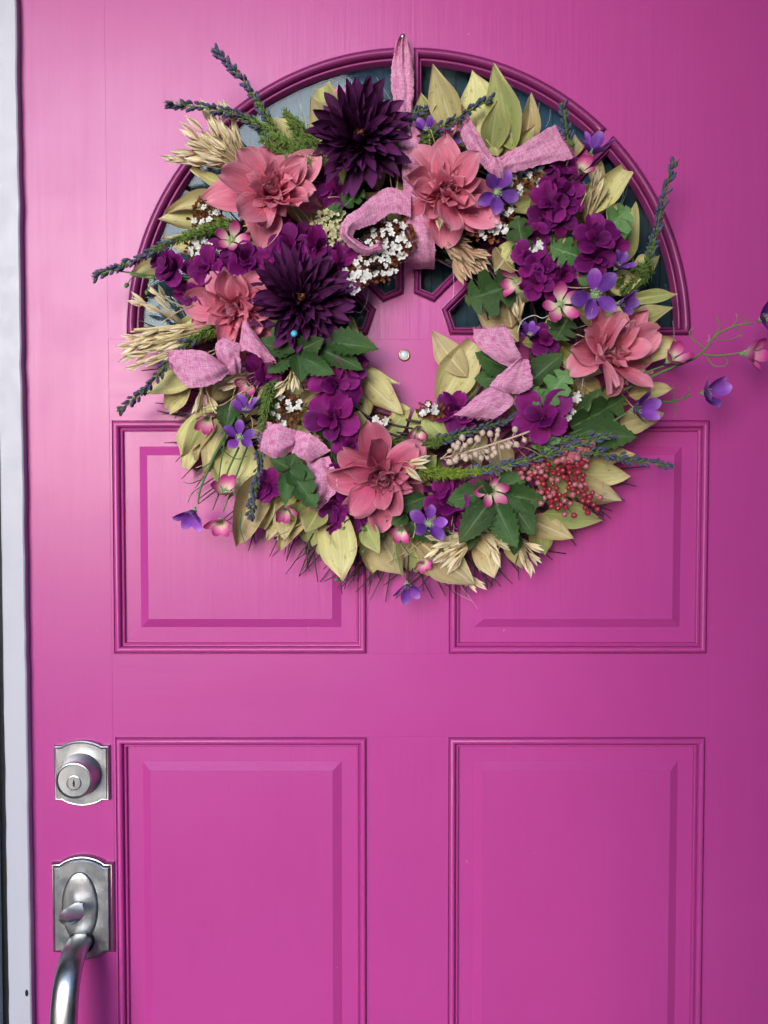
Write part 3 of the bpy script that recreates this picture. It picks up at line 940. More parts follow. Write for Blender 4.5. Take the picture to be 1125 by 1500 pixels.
# --- small blossoms
bl_pet = variants('blossom_petal', 6, BLOSSOM, lambda b, r: sheet(b, r.uniform(.78, .95), 'round', 7, 6, r.uniform(.0, .3), r.uniform(-.9, .3), r.uniform(.1, .5), r.uniform(.04, .09), 7, r.uniform(0, .1), None, 0, r))
b = MB(); r_ = random.Random(9)
for i in range(5):
    sheet(b, .8, 'round', 4, 3, .1, .8, .6, .05, 5, 0, RZ(i * 1.3) @ RY(-1.0) @ SCL(.32), 0, r_)
b.lathe([(.10, 0.02), (.09, .14), (.04, .18), (.005, .19)], 8, 1)
bl_core = b.mesh('blossom_heart', [BLOSSOM, DARKHOLE])
BLS = [  # px, py, h(mm), radius, nx, nz
    (258, 392, 58, 25, -.5, .1), (272, 428, 54, 18, -.3, -.6), (303, 392, 60, 26, -.2, .1), (335, 402, 62, 26, .1, .0), (330, 372, 58, 24, .0, .4), (362, 384, 64, 27, .1, .1),
    (392, 392, 60, 25, .1, -.1), (425, 362, 64, 30, .0, .2), (465, 368, 62, 28, .3, .1), (452, 350, 56, 24, .0, .4), (300, 425, 52, 22, -.2, -.4), (500, 385, 56, 24, .5, .0), (408, 345, 52, 22, .0, .3),
    (492, 565, 66, 34, .0, .1), (486, 612, 70, 34, -.1, .0), (515, 655, 64, 26, .3, .1), (506, 690, 66, 22, .2, -.2), (515, 732, 58, 26, .1, -.2), (490, 742, 58, 20, -.3, -.6), (520, 755, 56, 20, .2, -.7), (487, 768, 54, 13, -.1, -.9), (516, 540, 56, 22, .3, .4), (503, 722, 56, 20, -.3, .1),
    (800, 243, 60, 22, -.2, .4), (827, 250, 62, 22, .2, .3), (815, 272, 64, 24, .0, .1), (832, 292, 64, 24, .4, .0), (803, 300, 66, 26, -.2, .0), (795, 322, 62, 22, -.3, -.1), (818, 325, 64, 20, .2, -.3), (788, 348, 58, 17, -.2, -.5), (812, 305, 60, 22, .1, .2),
    (872, 352, 72, 30, -.1, .25), (872, 378, 70, 27, .0, -.35), (898, 365, 66, 18, .8, -.3),
    (774, 382, 62, 24, -.3, .3), (795, 395, 64, 26, .0, .2), (786, 414, 66, 24, -.1, -.1), (822, 405, 62, 25, .3, .0), (806, 418, 60, 20, .2, -.3),
    (800, 498, 50, 24, -.1, .1), (668, 602, 52, 28, -.4, .1), (673, 622, 50, 22, -.2, -.4), (794, 612, 68, 37, .0, .1), (655, 735, 58, 30, .0, .4), (672, 755, 56, 28, .1, -.3), (640, 715, 54, 22, -.1, .5), (690, 735, 54, 24, .4, .1),
    (318, 378, 54, 22, .1, .3), (345, 372, 52, 22, .2, .3), (375, 405, 56, 24, .0, -.2), (285, 405, 52, 22, -.2, .0), (240, 384, 54, 18, -.7, .1), (440, 385, 58, 24, .1, .2), (482, 345, 50, 22, .2, .3), (415, 385, 54, 22, .0, .0),
    (395, 710, 56, 24, -.3, -.1), (378, 545, 54, 22, .1, -.1), (390, 556, 52, 18, .3, -.2), (490, 285, 48, 22, .0, -.2), (478, 268, 46, 20, -.3, .0), (380, 520, 48, 16, -.2, .3),
]
for i, (px, py, h, rp, nx, nz) in enumerate(BLS):
    up = .25 + .45 * min(1, math.hypot(nx, nz))
    rings = [(5, 1.0, up, bl_pet, .04, 0, 1.2)] + ([(3, .62, up + .5, bl_pet, .04, .05, 1.5)] if rp > 23 else [])
    flower('blossom', px, py, h * mm, rp * 1.18, nx, nz, rings, bl_core, 'blossom_petal', None, random.Random(100 + i))

# --- violet and pink anemones
vi_pet = variants('violet_petal', 5, VIOLET, lambda b, r: sheet(b, r.uniform(.56, .68), 'round', 7, 5, r.uniform(.0, .25), r.uniform(-.5, .5), r.uniform(.2, .6), r.uniform(.01, .04), 5, 0, None, 0, r))
tt_pet = variants('pink_petal', 5, TWOTONE, lambda b, r: sheet(b, r.uniform(.54, .66), 'round', 7, 5, r.uniform(.0, .25), r.uniform(-.5, .5), r.uniform(.2, .6), r.uniform(.01, .04), 5, 0, None, 0, r))
b = MB(); r_ = random.Random(5)
b.lathe([(.16, -.02), (.17, .05), (.12, .10), (.02, .12)], 10, 0)
for i in range(12):
    a_ = i * 2.399
    q = .06 + .12 * (i / 12)
    b.tube([(q * math.cos(a_), q * math.sin(a_), .06), (q * 1.4 * math.cos(a_), q * 1.4 * math.sin(a_), .22)], [.018, .03], 4)
b.tube([(0, 0, 0), (0, 0, -.25)], [.13, .06], 6)
eye = b.mesh('flower_eye', GREENEYE)
VIO = [(871, 432, 84, 38, .0, .0, 0), (908, 444, 76, 26, .8, -.2, 1), (903, 392, 70, 26, .4, .5, 1), (866, 226, 66, 32, .1, 1.0, 1), (728, 282, 72, 30, .0, -.2, 0), (722, 255, 66, 22, .2, .6, 1), (930, 600, 74, 36, .6, .0, 1), (1032, 575, 78, 35, .5, .0, 1), (1116, 468, 86, 34, .4, .1, 1),
       (351, 641, 70, 26, .1, .2, 0), (360, 604, 64, 26, .2, .8, 1), (284, 748, 66, 28, -.3, -1.0, 1), (628, 767, 76, 30, .1, .2, 0), (596, 856, 60, 27, .1, -1.0, 1), (776, 492, 60, 22, -.1, .6, 1), (625, 192, 56, 22, -.3, .5, 1), (655, 205, 54, 22, .5, -.3, 1)]
TWO = [(820, 446, 76, 31, .1, -.1, 0), (757, 412, 72, 27, -.9, -.2, 1), (850, 252, 68, 25, .2, .5, 1), (339, 352, 68, 26, .1, .1, 0), (980, 528, 72, 32, .4, .5, 1), (1091, 518, 80, 32, .9, -.1, 1), (304, 610, 68, 25, -.1, -.9, 1), (330, 722, 66, 29, .1, .7, 1), (323, 762, 66, 27, -.1, -.6, 1), (419, 742, 62, 25, .0, -.9, 1),
       (613, 628, 62, 22, .1, -.8, 1), (588, 773, 60, 24, -.2, -.9, 1), (618, 821, 62, 20, .2, -.8, 1), (720, 718, 74, 27, .1, -.3, 0), (366, 560, 54, 22, -.2, -.6, 1), (662, 198, 60, 20, -.4, .6, 1)]
for nm, LST, pet, pn in (('violet_anemone', VIO, vi_pet, 'violet_petal'), ('pink_anemone', TWO, tt_pet, 'pink_petal')):
    for i, (px, py, h, rp, nx, nz, side) in enumerate(LST):
        rings = [(5, 1.0, .62 if side else .22, pet, .10, 0.02, .8)]
        flower(nm, px, py, h * mm, rp, nx, nz, rings, eye, pn, None, random.Random(300 + i + len(nm)))

# --- leaves
bay_me = {k: variants('bay_leaf', 12, mt, lambda b, r: sheet(b, r.uniform(.78, 1.0), 'cut' if r.random() < .3 else 'bay', 11, 6, r.uniform(-.25, .45), r.uniform(-.9, .7), r.uniform(-.45, .55) * .6, r.uniform(.05, .13), r.uniform(4, 9), 0, None, 0, r, .07, r.uniform(-.09, .09)))
          for k, mt in (('y', BAY), ('g', BAYGREEN), ('t', BAYTAN))}
ser_me = {k: variants('green_leaf', 4, mt, lambda b, r: sheet(b, 1.0, 'serr', 32, 4, r.uniform(.0, .3), r.uniform(-.8, .1), r.uniform(.1, .35), .04, 5, 0, None, 0, r)) for k, mt in (('d', LEAF), ('l', LEAFLIGHT))}
lob_me = {k: variants('lobed_leaf', 4, mt, lambda b, r: sheet(b, 1.0, 'lobe', 24, 4, r.uniform(.0, .3), r.uniform(-.8, .1), r.uniform(.1, .35), .03, 5, 0, None, 0, r)) for k, mt in (('d', LEAF), ('l', LEAFLIGHT))}


def leaf(name, meshes, bx, by, tx, ty, w, h0, h1, r=rng, roll=None):
    A, B = W(bx, by, h0), W(tx, ty, h1)
    d = B - A
    L = d.length
    x = d / L
    n = Vector((0, -1, 0)); n -= x * x.dot(n); n.normalize()
    M = Matrix((x, n.cross(x), n)).transposed().to_4x4()
    M = T(A) @ M @ RX(roll if roll is not None else r.uniform(-.45, .45)) @ SCL(L * 1.04, w * 1.12 * S(h0), L * 1.0)
    # width is scaled apart from length so cup and ruffle stay moderate
    return link(name, r.choice(meshes), wreath, M)


BAYS = [  # base, tip, width, kind, h(mm)
    (330, 272, 279, 254, 20, 'y', 35), (332, 296, 247, 311, 30, 'y', 38), (328, 322, 233, 322, 32, 'y', 36), (262, 392, 196, 402, 38, 'y', 34), (300, 360, 240, 350, 34, 'y', 30), (330, 455, 226, 484, 40, 'g', 36),
    (300, 545, 216, 578, 30, 'y', 36), (312, 590, 258, 686, 44, 'y', 40), (308, 600, 268, 664, 34, 'g', 46), (340, 610, 305, 690, 42, 'y', 36), (356, 640, 348, 726, 56, 'y', 38), (385, 690, 350, 797, 54, 'y', 40),
    (370, 660, 400, 700, 40, 'y', 36), (445, 735, 404, 786, 36, 'g', 42), (450, 740, 412, 805, 38, 'y', 36), (455, 735, 458, 818, 40, 'g', 40), (470, 740, 455, 790, 42, 'g', 46), (485, 745, 522, 848, 58, 'y', 42), (530, 760, 572, 812, 32, 'g', 48), (550, 770, 592, 838, 60, 'y', 36),
    (610, 790, 692, 854, 54, 't', 40), (740, 780, 764, 840, 32, 'y', 34), (770, 760, 836, 790, 36, 'y', 38), (796, 752, 886, 768, 40, 'g', 42), (800, 735, 870, 745, 40, 'y', 38), (830, 690, 919, 700, 56, 'y', 40), (830, 650, 928, 664, 44, 'y', 38), (820, 705, 908, 732, 42, 't', 36),
    (905, 625, 968, 604, 36, 'y', 38), (920, 580, 982, 568, 30, 'y', 38), (915, 478, 988, 468, 34, 'g', 44), (910, 515, 986, 508, 38, 'y', 36), (915, 442, 990, 432, 22, 'g', 40), (925, 405, 974, 372, 32, 'y', 38), (900, 395, 932, 298, 48, 'g', 40), (860, 318, 916, 252, 36, 'y', 40), (890, 420, 940, 410, 36, 'y', 34),
    (318, 610, 290, 672, 36, 'y', 30), (335, 655, 322, 712, 38, 'g', 30), (400, 700, 380, 770, 40, 'y', 30), (425, 720, 392, 790, 40, 'y', 28), (500, 770, 490, 828, 38, 't', 30), (545, 780, 548, 838, 42, 'y', 30), (600, 790, 625, 846, 44, 'g', 30), (650, 790, 655, 850, 40, 'y', 28), (700, 790, 728, 842, 38, 't', 30), (720, 790, 705, 838, 34, 'y', 28), (790, 770, 800, 812, 34, 'g', 32), (420, 735, 432, 800, 36, 'y', 30), (280, 560, 245, 600, 30, 'y', 28), (290, 540, 240, 548, 30, 'g', 28),
    (764, 222, 775, 142, 32, 't', 34), (752, 222, 738, 106, 50, 'g', 44), (745, 226, 760, 160, 40, 'g', 40), (705, 208, 690, 106, 60, 'y', 40), (668, 200, 644, 104, 44, 'y', 46), (680, 215, 655, 135, 46, 'y', 38), (630, 200, 626, 145, 38, 'g', 36), (720, 225, 712, 150, 44, 'g', 46), (730, 228, 700, 178, 44, 'y', 50),
    (500, 200, 476, 128, 42, 'g', 46), (490, 200, 462, 142, 40, 'y', 40), (535, 190, 548, 132, 40, 'y', 40), (455, 210, 408, 168, 40, 'y', 36), (425, 215, 395, 175, 40, 'y', 34), (480, 195, 455, 180, 30, 'g', 34),
    (684, 552, 634, 480, 40, 'y', 48), (640, 600, 697, 508, 54, 'y', 44), (660, 598, 700, 530, 46, 'g', 40), (522, 545, 588, 604, 48, 'y', 44), (515, 525, 584, 560, 18, 'y', 46), (528, 540, 510, 468, 22, 'g', 38), (560, 650, 600, 595, 30, 'g', 44), (630, 640, 610, 600, 40, 'g', 42), (655, 640, 622, 604, 46, 'g', 50), (540, 610, 520, 560, 34, 'y', 36),
    (760, 500, 700, 450, 56, 't', 40), (750, 480, 730, 425, 46, 't', 44), (745, 370, 720, 400, 46, 't', 38), (755, 350, 738, 395, 36, 'y', 44), (480, 310, 475, 365, 40, 'g', 34), (455, 270, 472, 262, 34, 'y', 38), (850, 690, 800, 640, 46, 'y', 34), (530, 640, 520, 605, 34, 'g', 48), (615, 690, 640, 668, 34, 'g', 44), (590, 620, 575, 590, 30, 'y', 34),
    (440, 580, 415, 560, 34, 'y', 38), (430, 640, 455, 605, 30, 'g', 40), (880, 590, 840, 560, 40, 'y', 36), (640, 250, 625, 215, 36, 'y', 36), (600, 205, 612, 175, 30, 't', 36), (870, 270, 880, 235, 26, 'y', 40), (840, 230, 850, 190, 22, 'y', 34), (905, 300, 880, 340, 34, 'y', 36),
]
for i, (bx, by, tx, ty, w, k, h) in enumerate(BAYS):
    r = random.Random(500 + i)
    leaf('bay_leaf', bay_me[k], bx, by, tx, ty, w, h * mm, (h + r.uniform(-6, 8)) * mm, r)
# under-layer of leaves tucked into the ring between the listed ones
r = random.Random(77)
for i in range(110):
    a_ = 2 * PI * i / 110 + r.uniform(-.04, .04)
    q = r.uniform(150, 285)
    bx, by = 603 + q * math.cos(a_) * .98, 485 + q * math.sin(a_)
    da = a_ + r.uniform(-.9, .9)
    ln = r.uniform(55, 80)
    leaf('bay_leaf', bay_me[r.choice('yyygt')], bx, by, bx + ln * math.cos(da), by + ln * math.sin(da), r.uniform(26, 42), r.uniform(22, 32) * mm, r.uniform(20, 34) * mm, r)

GRN = [  # base, tip, width, s(errated)/l(obed), d(ark)/l(ight), h
    (432, 516, 402, 470, 40, 's', 'd', 72), (428, 515, 372, 500, 30, 's', 'd', 68), (436, 514, 474, 496, 34, 's', 'd', 74), (478, 502, 552, 514, 42, 's', 'd', 72), (470, 512, 530, 540, 34, 's', 'd', 68), (436, 518, 442, 558, 34, 's', 'd', 72), (440, 520, 488, 548, 32, 's', 'd', 74), (428, 518, 392, 545, 32, 's', 'd', 66),
    (424, 686, 396, 672, 26, 's', 'd', 80), (424, 688, 462, 744, 34, 'l', 'd', 84), (424, 690, 418, 738, 26, 's', 'd', 80), (426, 686, 460, 700, 26, 's', 'd', 82), (425, 684, 434, 664, 24, 's', 'd', 80),
    (754, 416, 684, 440, 62, 'l', 'd', 66), (770, 374, 757, 318, 36, 'l', 'd', 62), (848, 376, 808, 362, 40, 'l', 'l', 66), (880, 346, 918, 306, 44, 'l', 'l', 62), (895, 350, 920, 330, 30, 's', 'l', 58), (870, 412, 846, 394, 36, 's', 'l', 66), (832, 466, 814, 498, 44, 'l', 'd', 62),
    (744, 540, 697, 516, 38, 's', 'd', 60), (742, 556, 696, 554, 36, 's', 'd', 58), (776, 560, 824, 518, 42, 's', 'd', 60), (790, 562, 815, 548, 34, 's', 'd', 56), (796, 594, 832, 544, 40, 'l', 'l', 70), (794, 592, 780, 568, 24, 'l', 'l', 72), (798, 620, 794, 662, 44, 'l', 'l', 66),
    (836, 626, 914, 584, 52, 'l', 'd', 60), (840, 634, 932, 640, 48, 's', 'd', 58), (850, 620, 880, 570, 38, 's', 'd', 54),
    (704, 722, 656, 736, 38, 's', 'd', 72), (718, 734, 674, 794, 44, 's', 'd', 74), (726, 738, 758, 800, 44, 's', 'd', 76), (748, 734, 782, 782, 44, 's', 'd', 70), (736, 722, 798, 736, 44, 's', 'd', 72), (730, 715, 770, 700, 40, 's', 'd', 66), (690, 770, 688, 806, 24, 's', 'd', 62), (752, 780, 752, 812, 24, 's', 'd', 60), (715, 725, 700, 700, 24, 's', 'd', 76),
    (496, 318, 480, 304, 30, 'l', 'd', 62), (504, 302, 532, 278, 36, 'l', 'd', 60), (500, 310, 478, 335, 24, 's', 'd', 56), (624, 728, 576, 746, 28, 's', 'd', 60), (596, 752, 574, 768, 26, 's', 'd', 54), (600, 765, 640, 790, 34, 's', 'd', 50), (340, 590, 330, 630, 38, 's', 'd', 50), (480, 640, 495, 690, 34, 's', 'd', 52), (470, 600, 480, 650, 30, 's', 'd', 48), (372, 250, 395, 240, 20, 's', 'd', 50), (545, 745, 560, 790, 34, 's', 'd', 46), (380, 560, 370, 600, 28, 's', 'd', 48), (640, 780, 660, 810, 30, 's', 'd', 48), (780, 340, 770, 368, 30, 's', 'd', 54), (830, 420, 800, 450, 34, 's', 'd', 52),
]
for i, (bx, by, tx, ty, w, s_, k, h) in enumerate(GRN):
    r = random.Random(700 + i)
    leaf('serrated_leaf' if s_ == 's' else 'lobed_leaf', (ser_me if s_ == 's' else lob_me)[k], bx, by, tx, ty, w, h * mm, (h + r.uniform(-4, 10)) * mm, r)

# --- twig ring and loose twigs (too fine to pick apart)
r = random.Random(21)
b = MB()
for i in range(170):
    q = r.uniform(140, 300) if i > 50 else r.uniform(118, 160)
    a0 = r.uniform(0, 6.3)
    sp = r.uniform(.6, 1.6)
    hh = r.uniform(4, 26) if i > 50 else r.uniform(4, 50)
    dq = r.uniform(-16, 16)
    pts = [W(603 + (q + dq * k / 6 + r.gauss(0, 1.5)) * math.cos(a0 + sp * k / 8), 492 + (q + dq * k / 6 + r.gauss(0, 1.5)) * math.sin(a0 + sp * k / 8), max(2, hh + r.gauss(0, 2)) * mm) for k in range(9)]
    b.tube(pts, r.uniform(.7, 1.7) * mm, 4)
for i in range(330):
    a_ = r.choice([r.uniform(.15 * PI, .98 * PI), r.uniform(.2 * PI, .85 * PI), r.uniform(0, 2 * PI)])
    q0, q1 = r.uniform(240, 300), r.uniform(330, 402) if .2 * PI < a_ < .98 * PI else r.uniform(310, 350)
    da = r.gauss(0, .11)
    h0 = r.uniform(8, 24)
    pts = [W(603 + q0 * math.cos(a_), 485 + q0 * math.sin(a_), h0 * mm), W(603 + (q0 + q1) / 2 * math.cos(a_ + da * .4 + r.gauss(0, .03)), 485 + (q0 + q1) / 2 * math.sin(a_ + da * .4), (h0 + r.uniform(-3, 6)) * mm),
           W(603 + q1 * math.cos(a_ + da), 485 + q1 * math.sin(a_ + da), max(3, h0 + r.uniform(-8, 10)) * mm)]
    b.tube(bez(pts, 3), [x * mm for x in (1.3, 1.2, 1.15, 1.1, .95, .8, .5)], 4)
link('twigs', b.mesh('twigs', TWIG), wreath, Matrix.Identity(4), None, 'stuff')

# --- lavender and heather sprigs
def leaflet_dart(b, p, d, ln, wd, mat, r):
    """a thin four-sided needle or bud"""
    d = d.normalized()
    a = d.cross(Vector((r.uniform(-1, 1), r.uniform(-1, 1), r.uniform(-1, 1)))).normalized()
    c = d.cross(a)
    mid = p + d * ln * .5
    vs = [p] + [mid + (a * math.cos(t) + c * math.sin(t)) * wd / 2 for t in (0, PI / 2, PI, 1.5 * PI)] + [p + d * ln]
    b.add(vs, [(0, 2, 1), (0, 3, 2), (0, 4, 3), (0, 1, 4), (5, 1, 2), (5, 2, 3), (5, 3, 4), (5, 4, 1)], [(0, .5)] + [(.5, .5)] * 4 + [(1, .5)], mat)


SPR = [  # points (px, py, h mm), fraction of needles at the base, buds, needle kind
    ([(462, 262, 50), (405, 195, 60), (362, 125, 66), (316, 74, 70)], .55, 60, 0), ([(455, 235, 52), (400, 195, 62), (330, 163, 66), (246, 152, 72)], .55, 66, 0), ([(470, 250, 56), (440, 205, 60), (425, 180, 62)], .95, 0, 0),
    ([(345, 325, 60), (275, 345, 62), (205, 378, 64), (140, 405, 66)], .55, 64, 0), ([(335, 470, 52), (270, 505, 70), (222, 560, 66), (175, 602, 60)], .30, 66, 0), ([(612, 212, 58), (650, 185, 64), (700, 156, 64), (742, 130, 60)], .25, 56, 0),
    ([(590, 180, 52), (612, 164, 54), (636, 152, 54)], .1, 30, 0), ([(834, 225, 52), (830, 190, 54), (825, 153, 56)], .2, 34, 0), ([(925, 430, 48), (950, 380, 56), (968, 310, 62), (988, 237, 66)], .45, 56, 0),
    ([(395, 560, 60), (385, 630, 70), (376, 700, 70), (366, 756, 66)], .35, 60, 0), ([(405, 555, 56), (398, 600, 60), (388, 640, 62)], .98, 0, 0), ([(568, 655, 60), (640, 645, 66), (700, 628, 68), (772, 606, 66)], .42, 60, 0),
    ([(605, 690, 66), (680, 692, 82), (780, 672, 84), (895, 637, 76)], .45, 80, 1), ([(835, 668, 74), (880, 664, 74), (930, 675, 74), (982, 682, 74)], .0, 56, 0), ([(780, 655, 66), (830, 645, 66), (900, 637, 62)], .1, 40, 0),
    ([(330, 478, 52), (300, 492, 56), (262, 505, 58)], .9, 6, 1), ([(835, 345, 44), (825, 375, 48)], .95, 0, 1), ([(960, 400, 44), (930, 392, 44), (905, 415, 46)], .95, 0, 0),
    ([(650, 205, 50), (625, 195, 52), (600, 178, 54)], .5, 20, 0),
    ([(468, 258, 60), (430, 215, 64), (400, 200, 66)], .98, 0, 0), ([(472, 240, 60), (450, 195, 66), (418, 165, 66)], .98, 0, 0), ([(470, 262, 58), (425, 232, 62), (385, 205, 64)], .98, 0, 0), ([(345, 330, 64), (305, 338, 68), (272, 348, 68)], .98, 0, 0),
    ([(400, 560, 68), (392, 590, 72), (385, 625, 74)], .98, 0, 0), ([(565, 650, 66), (600, 655, 70), (640, 650, 72)], .98, 0, 0), ([(610, 692, 74), (660, 694, 80), (710, 690, 84)], .98, 0, 1), ([(955, 398, 50), (935, 410, 52), (915, 425, 50)], .98, 0, 0),
]
for i, (pts, frac, nbud, kind) in enumerate(SPR):
    r = random.Random(900 + i)
    P = bez([W(x, y, h * mm) for x, y, h in pts], 8)
    ln = sum((P[k + 1] - P[k]).length for k in range(len(P) - 1))
    b = MB()
    b.tube(P, [max(.55, 1.6 - 1.0 * k / len(P)) * mm for k in range(len(P))], 5, 0)
    nn = int(ln / .00016 * frac) if frac else 0

    def at(t):
        k = min(len(P) - 2, int(t * (len(P) - 1)))
        f_ = t * (len(P) - 1) - k
        return P[k].lerp(P[k + 1], f_), (P[k + 1] - P[k]).normalized()
    for k in range(nn):
        t = frac * r.random() ** .9
        p_, d_ = at(t)
        side = Vector((r.uniform(-1, 1), r.uniform(-1, 1), r.uniform(-1, 1))).normalized()
        leaflet_dart(b, p_, d_ * .9 + side * r.uniform(.5, 1.0), r.uniform(9, 19) * mm * (1 - .5 * t / max(frac, .01)), 1.2 * mm, 1, r)
    for k in range(int(ln / .0010)):
        p_, d_ = at(r.random())
        side = Vector((r.uniform(-1, 1), r.uniform(-1, 1), r.uniform(-1, 1))).normalized()
        leaflet_dart(b, p_, d_ + side * .8, r.uniform(5, 8.5) * mm, 1.4 * mm, 1, r)
    sp = link('heather_sprig' if nbud == 0 else 'lavender_sprig', b.mesh('sprig', [STEM, NEEDLELIME if kind else NEEDLE]), wreath, Matrix.Identity(4))
    if nbud:
        b = MB()
        for k in range(int(nbud * 1.1)):
            t = frac * .75 + (1 - frac * .75) * (k + r.random()) / (nbud * 1.1)
            p_, d_ = at(min(.999, t))
            side = Vector((r.uniform(-1, 1), r.uniform(-.8, .6), r.uniform(-1, 1)))
            side = (side - d_ * side.dot(d_)).normalized()
            q_ = p_ + side * r.uniform(1.5, 4.2) * mm * (1.15 - .6 * t)
            dd = (d_ * 1.0 + side * .6).normalized()
            s_ = r.uniform(.8, 1.25)
            b.tube([q_, q_ + dd * 1.6 * mm * s_, q_ + dd * 3.8 * mm * s_, q_ + dd * 5.6 * mm * s_, q_ + dd * 6.4 * mm * s_], [x * mm * s_ for x in (.5, 1.35, 1.7, 1.1, .3)], 5, 0)
            b.tube([p_, q_], .4 * mm, 3, 1)
        link('buds', b.mesh('buds', [BUD, STEM]), sp, Matrix.Identity(4), None, 'stuff')

# --- dry oats and straw
oat_me = {k: variants('oat_spikelet', 4, mt, lambda b, r: (sheet(b, .19, 'lance', 7, 3, .12, -.25, 1.2, .01, 5, 0, None, 0, r), sheet(b, .17, 'lance', 7, 3, -.10, .25, -1.2, .01, 5, 0, RX(r.uniform(-.3, .3)), 0, r), sheet(b, .16, 'lance', 5, 2, .25, -.1, .8, .01, 5, 0, RZ(r.uniform(.1, .3)) @ SCL(.8), 0, r)))
          for k, mt in (('o', OAT), ('p', OATPINK))}


def spikelet(par, k, px, py, h, ang, ln, r):
    """ang: picture angle of the tip, degrees, 0 = right, 90 = up"""
    d = Vector((math.cos(R(ang)), r.uniform(-.35, .15), math.sin(R(ang)))).normalized()
    n = Vector((0, -1, 0)); n = (n - d * d.dot(n)).normalized()
    M = T(W(px, py, h)) @ Matrix((d, n.cross(d), n)).transposed().to_4x4() @ RX(r.uniform(-1.2, 1.2)) @ SCL(ln * S(h))
    link('oat_spikelet', r.choice(oat_me[k]), par, M)


OATS = [  # base, fan (angle0, angle1), distances, count, length, material, h, straw count
    ((362, 250), (102, 174), (35, 96), 46, (24, 38), 'o', 50, 18), ((345, 472), (184, 207), (70, 160), 34, (22, 34), 'o', 52, 26), ((640, 338), (-62, -28), (10, 62), 46, (26, 44), 'p', 50, 26), ((856, 322), (45, 110), (15, 60), 10, (18, 28), 'o', 48, 16),
    ((398, 540), (185, 250), (10, 60), 16, (24, 34), 'o', 52, 6), ((700, 785), (165, 235), (5, 60), 24, (24, 36), 'o', 54, 8), ((700, 770), (-60, -10), (8, 50), 16, (24, 34), 'o', 50, 10), ((760, 790), (-80, -15), (10, 38), 8, (24, 32), 'o', 48, 4),
    ((586, 678), (-38, 5), (2, 14), 4, (28, 38), 'o', 84, 0), ((760, 470), (60, 115), (0, 34), 5, (22, 30), 'o', 58, 2), ((265, 470), (125, 165), (10, 70), 6, (22, 30), 'o', 46, 4), ((430, 545), (215, 300), (0, 35), 8, (20, 28), 'o', 66, 2), ((640, 300), (-100, -60), (0, 10), 3, (24, 34), 'o', 84, 0), ((300, 560), (225, 300), (10, 40), 6, (24, 32), 'o', 44, 2), ((760, 560), (-150, -100), (0, 25), 4, (22, 28), 'o', 50, 0), ((660, 830), (-60, -20), (5, 40), 5, (20, 28), 'o', 40, 3),
]
for i, ((bx, by), (a0, a1), (d0, d1), cnt, (l0, l1), k, h, ns) in enumerate(OATS):
    r = random.Random(1200 + i)
    b = MB()
    tips = []
    for j in range(cnt):
        a_ = r.uniform(a0, a1); q = r.uniform(d0, d1)
        tips.append((bx + q * math.cos(R(a_)), by - q * math.sin(R(a_)), (h + r.uniform(-8, 8)), a_ + r.uniform(-18, 18)))
    for x, y, hh, a_ in tips:
        b.tube(bez([W(bx + r.uniform(-6, 6), by + r.uniform(-6, 6), (h - 12) * mm), W((bx + x) / 2, (by + y) / 2 + r.uniform(-3, 3), hh * mm), W(x, y, hh * mm)], 3), .35 * mm, 4)
    for j in range(ns):
        a_ = r.uniform(a0, a1); q = r.uniform(d1 * .7, d1 * 1.0)
        off = r.uniform(-9, 9)
        b.tube([W(bx + off * .6, by + off, (h - 6) * mm), W(bx + q * math.cos(R(a_)), by - q * math.sin(R(a_)), (h + r.uniform(-6, 6)) * mm)], r.uniform(.8, 2.2) * mm, 5)
    ob = link('dry_oats', b.mesh('dry_oats', STRAW), wreath, Matrix.Identity(4))
    for x, y, hh, a_ in tips:
        spikelet(ob, k, x, y, hh * mm, a_, r.uniform(l0, l1), r)

# fine straw wisps tucked in among the leaves
r = random.Random(404)
b = MB()
for i in range(150):
    a_ = r.uniform(0, 2 * PI); q = r.uniform(170, 320)
    x, y = 603 + q * math.cos(a_), 487 + q * math.sin(a_)
    d_ = a_ + r.gauss(0, .7); ln = r.uniform(25, 70)
    h0, h1 = r.uniform(42, 58), r.uniform(46, 72)
    b.tube(bez([W(x, y, h0 * mm), W(x + ln * .5 * math.cos(d_) + r.gauss(0, 4), y + ln * .5 * math.sin(d_) + r.gauss(0, 4), (h0 + h1) / 2 * mm), W(x + ln * math.cos(d_), y + ln * math.sin(d_), h1 * mm)], 3), r.uniform(.3, .8) * mm, 4)
link('straw_wisps', b.mesh('straw_wisps', STRAW), wreath, Matrix.Identity(4), None, 'stuff')

# --- white statice with rust calyces
def floret_fn(b, r):
    for i in range(5):
        sheet(b, .75, 'round', 3, 3, .1, -.4, .5, .12, 7, .15, RZ(i * 1.257 + r.uniform(-.2, .2)) @ RY(-r.uniform(.3, .8)) @ SCL(r.uniform(.8, 1.1)), 0, r)


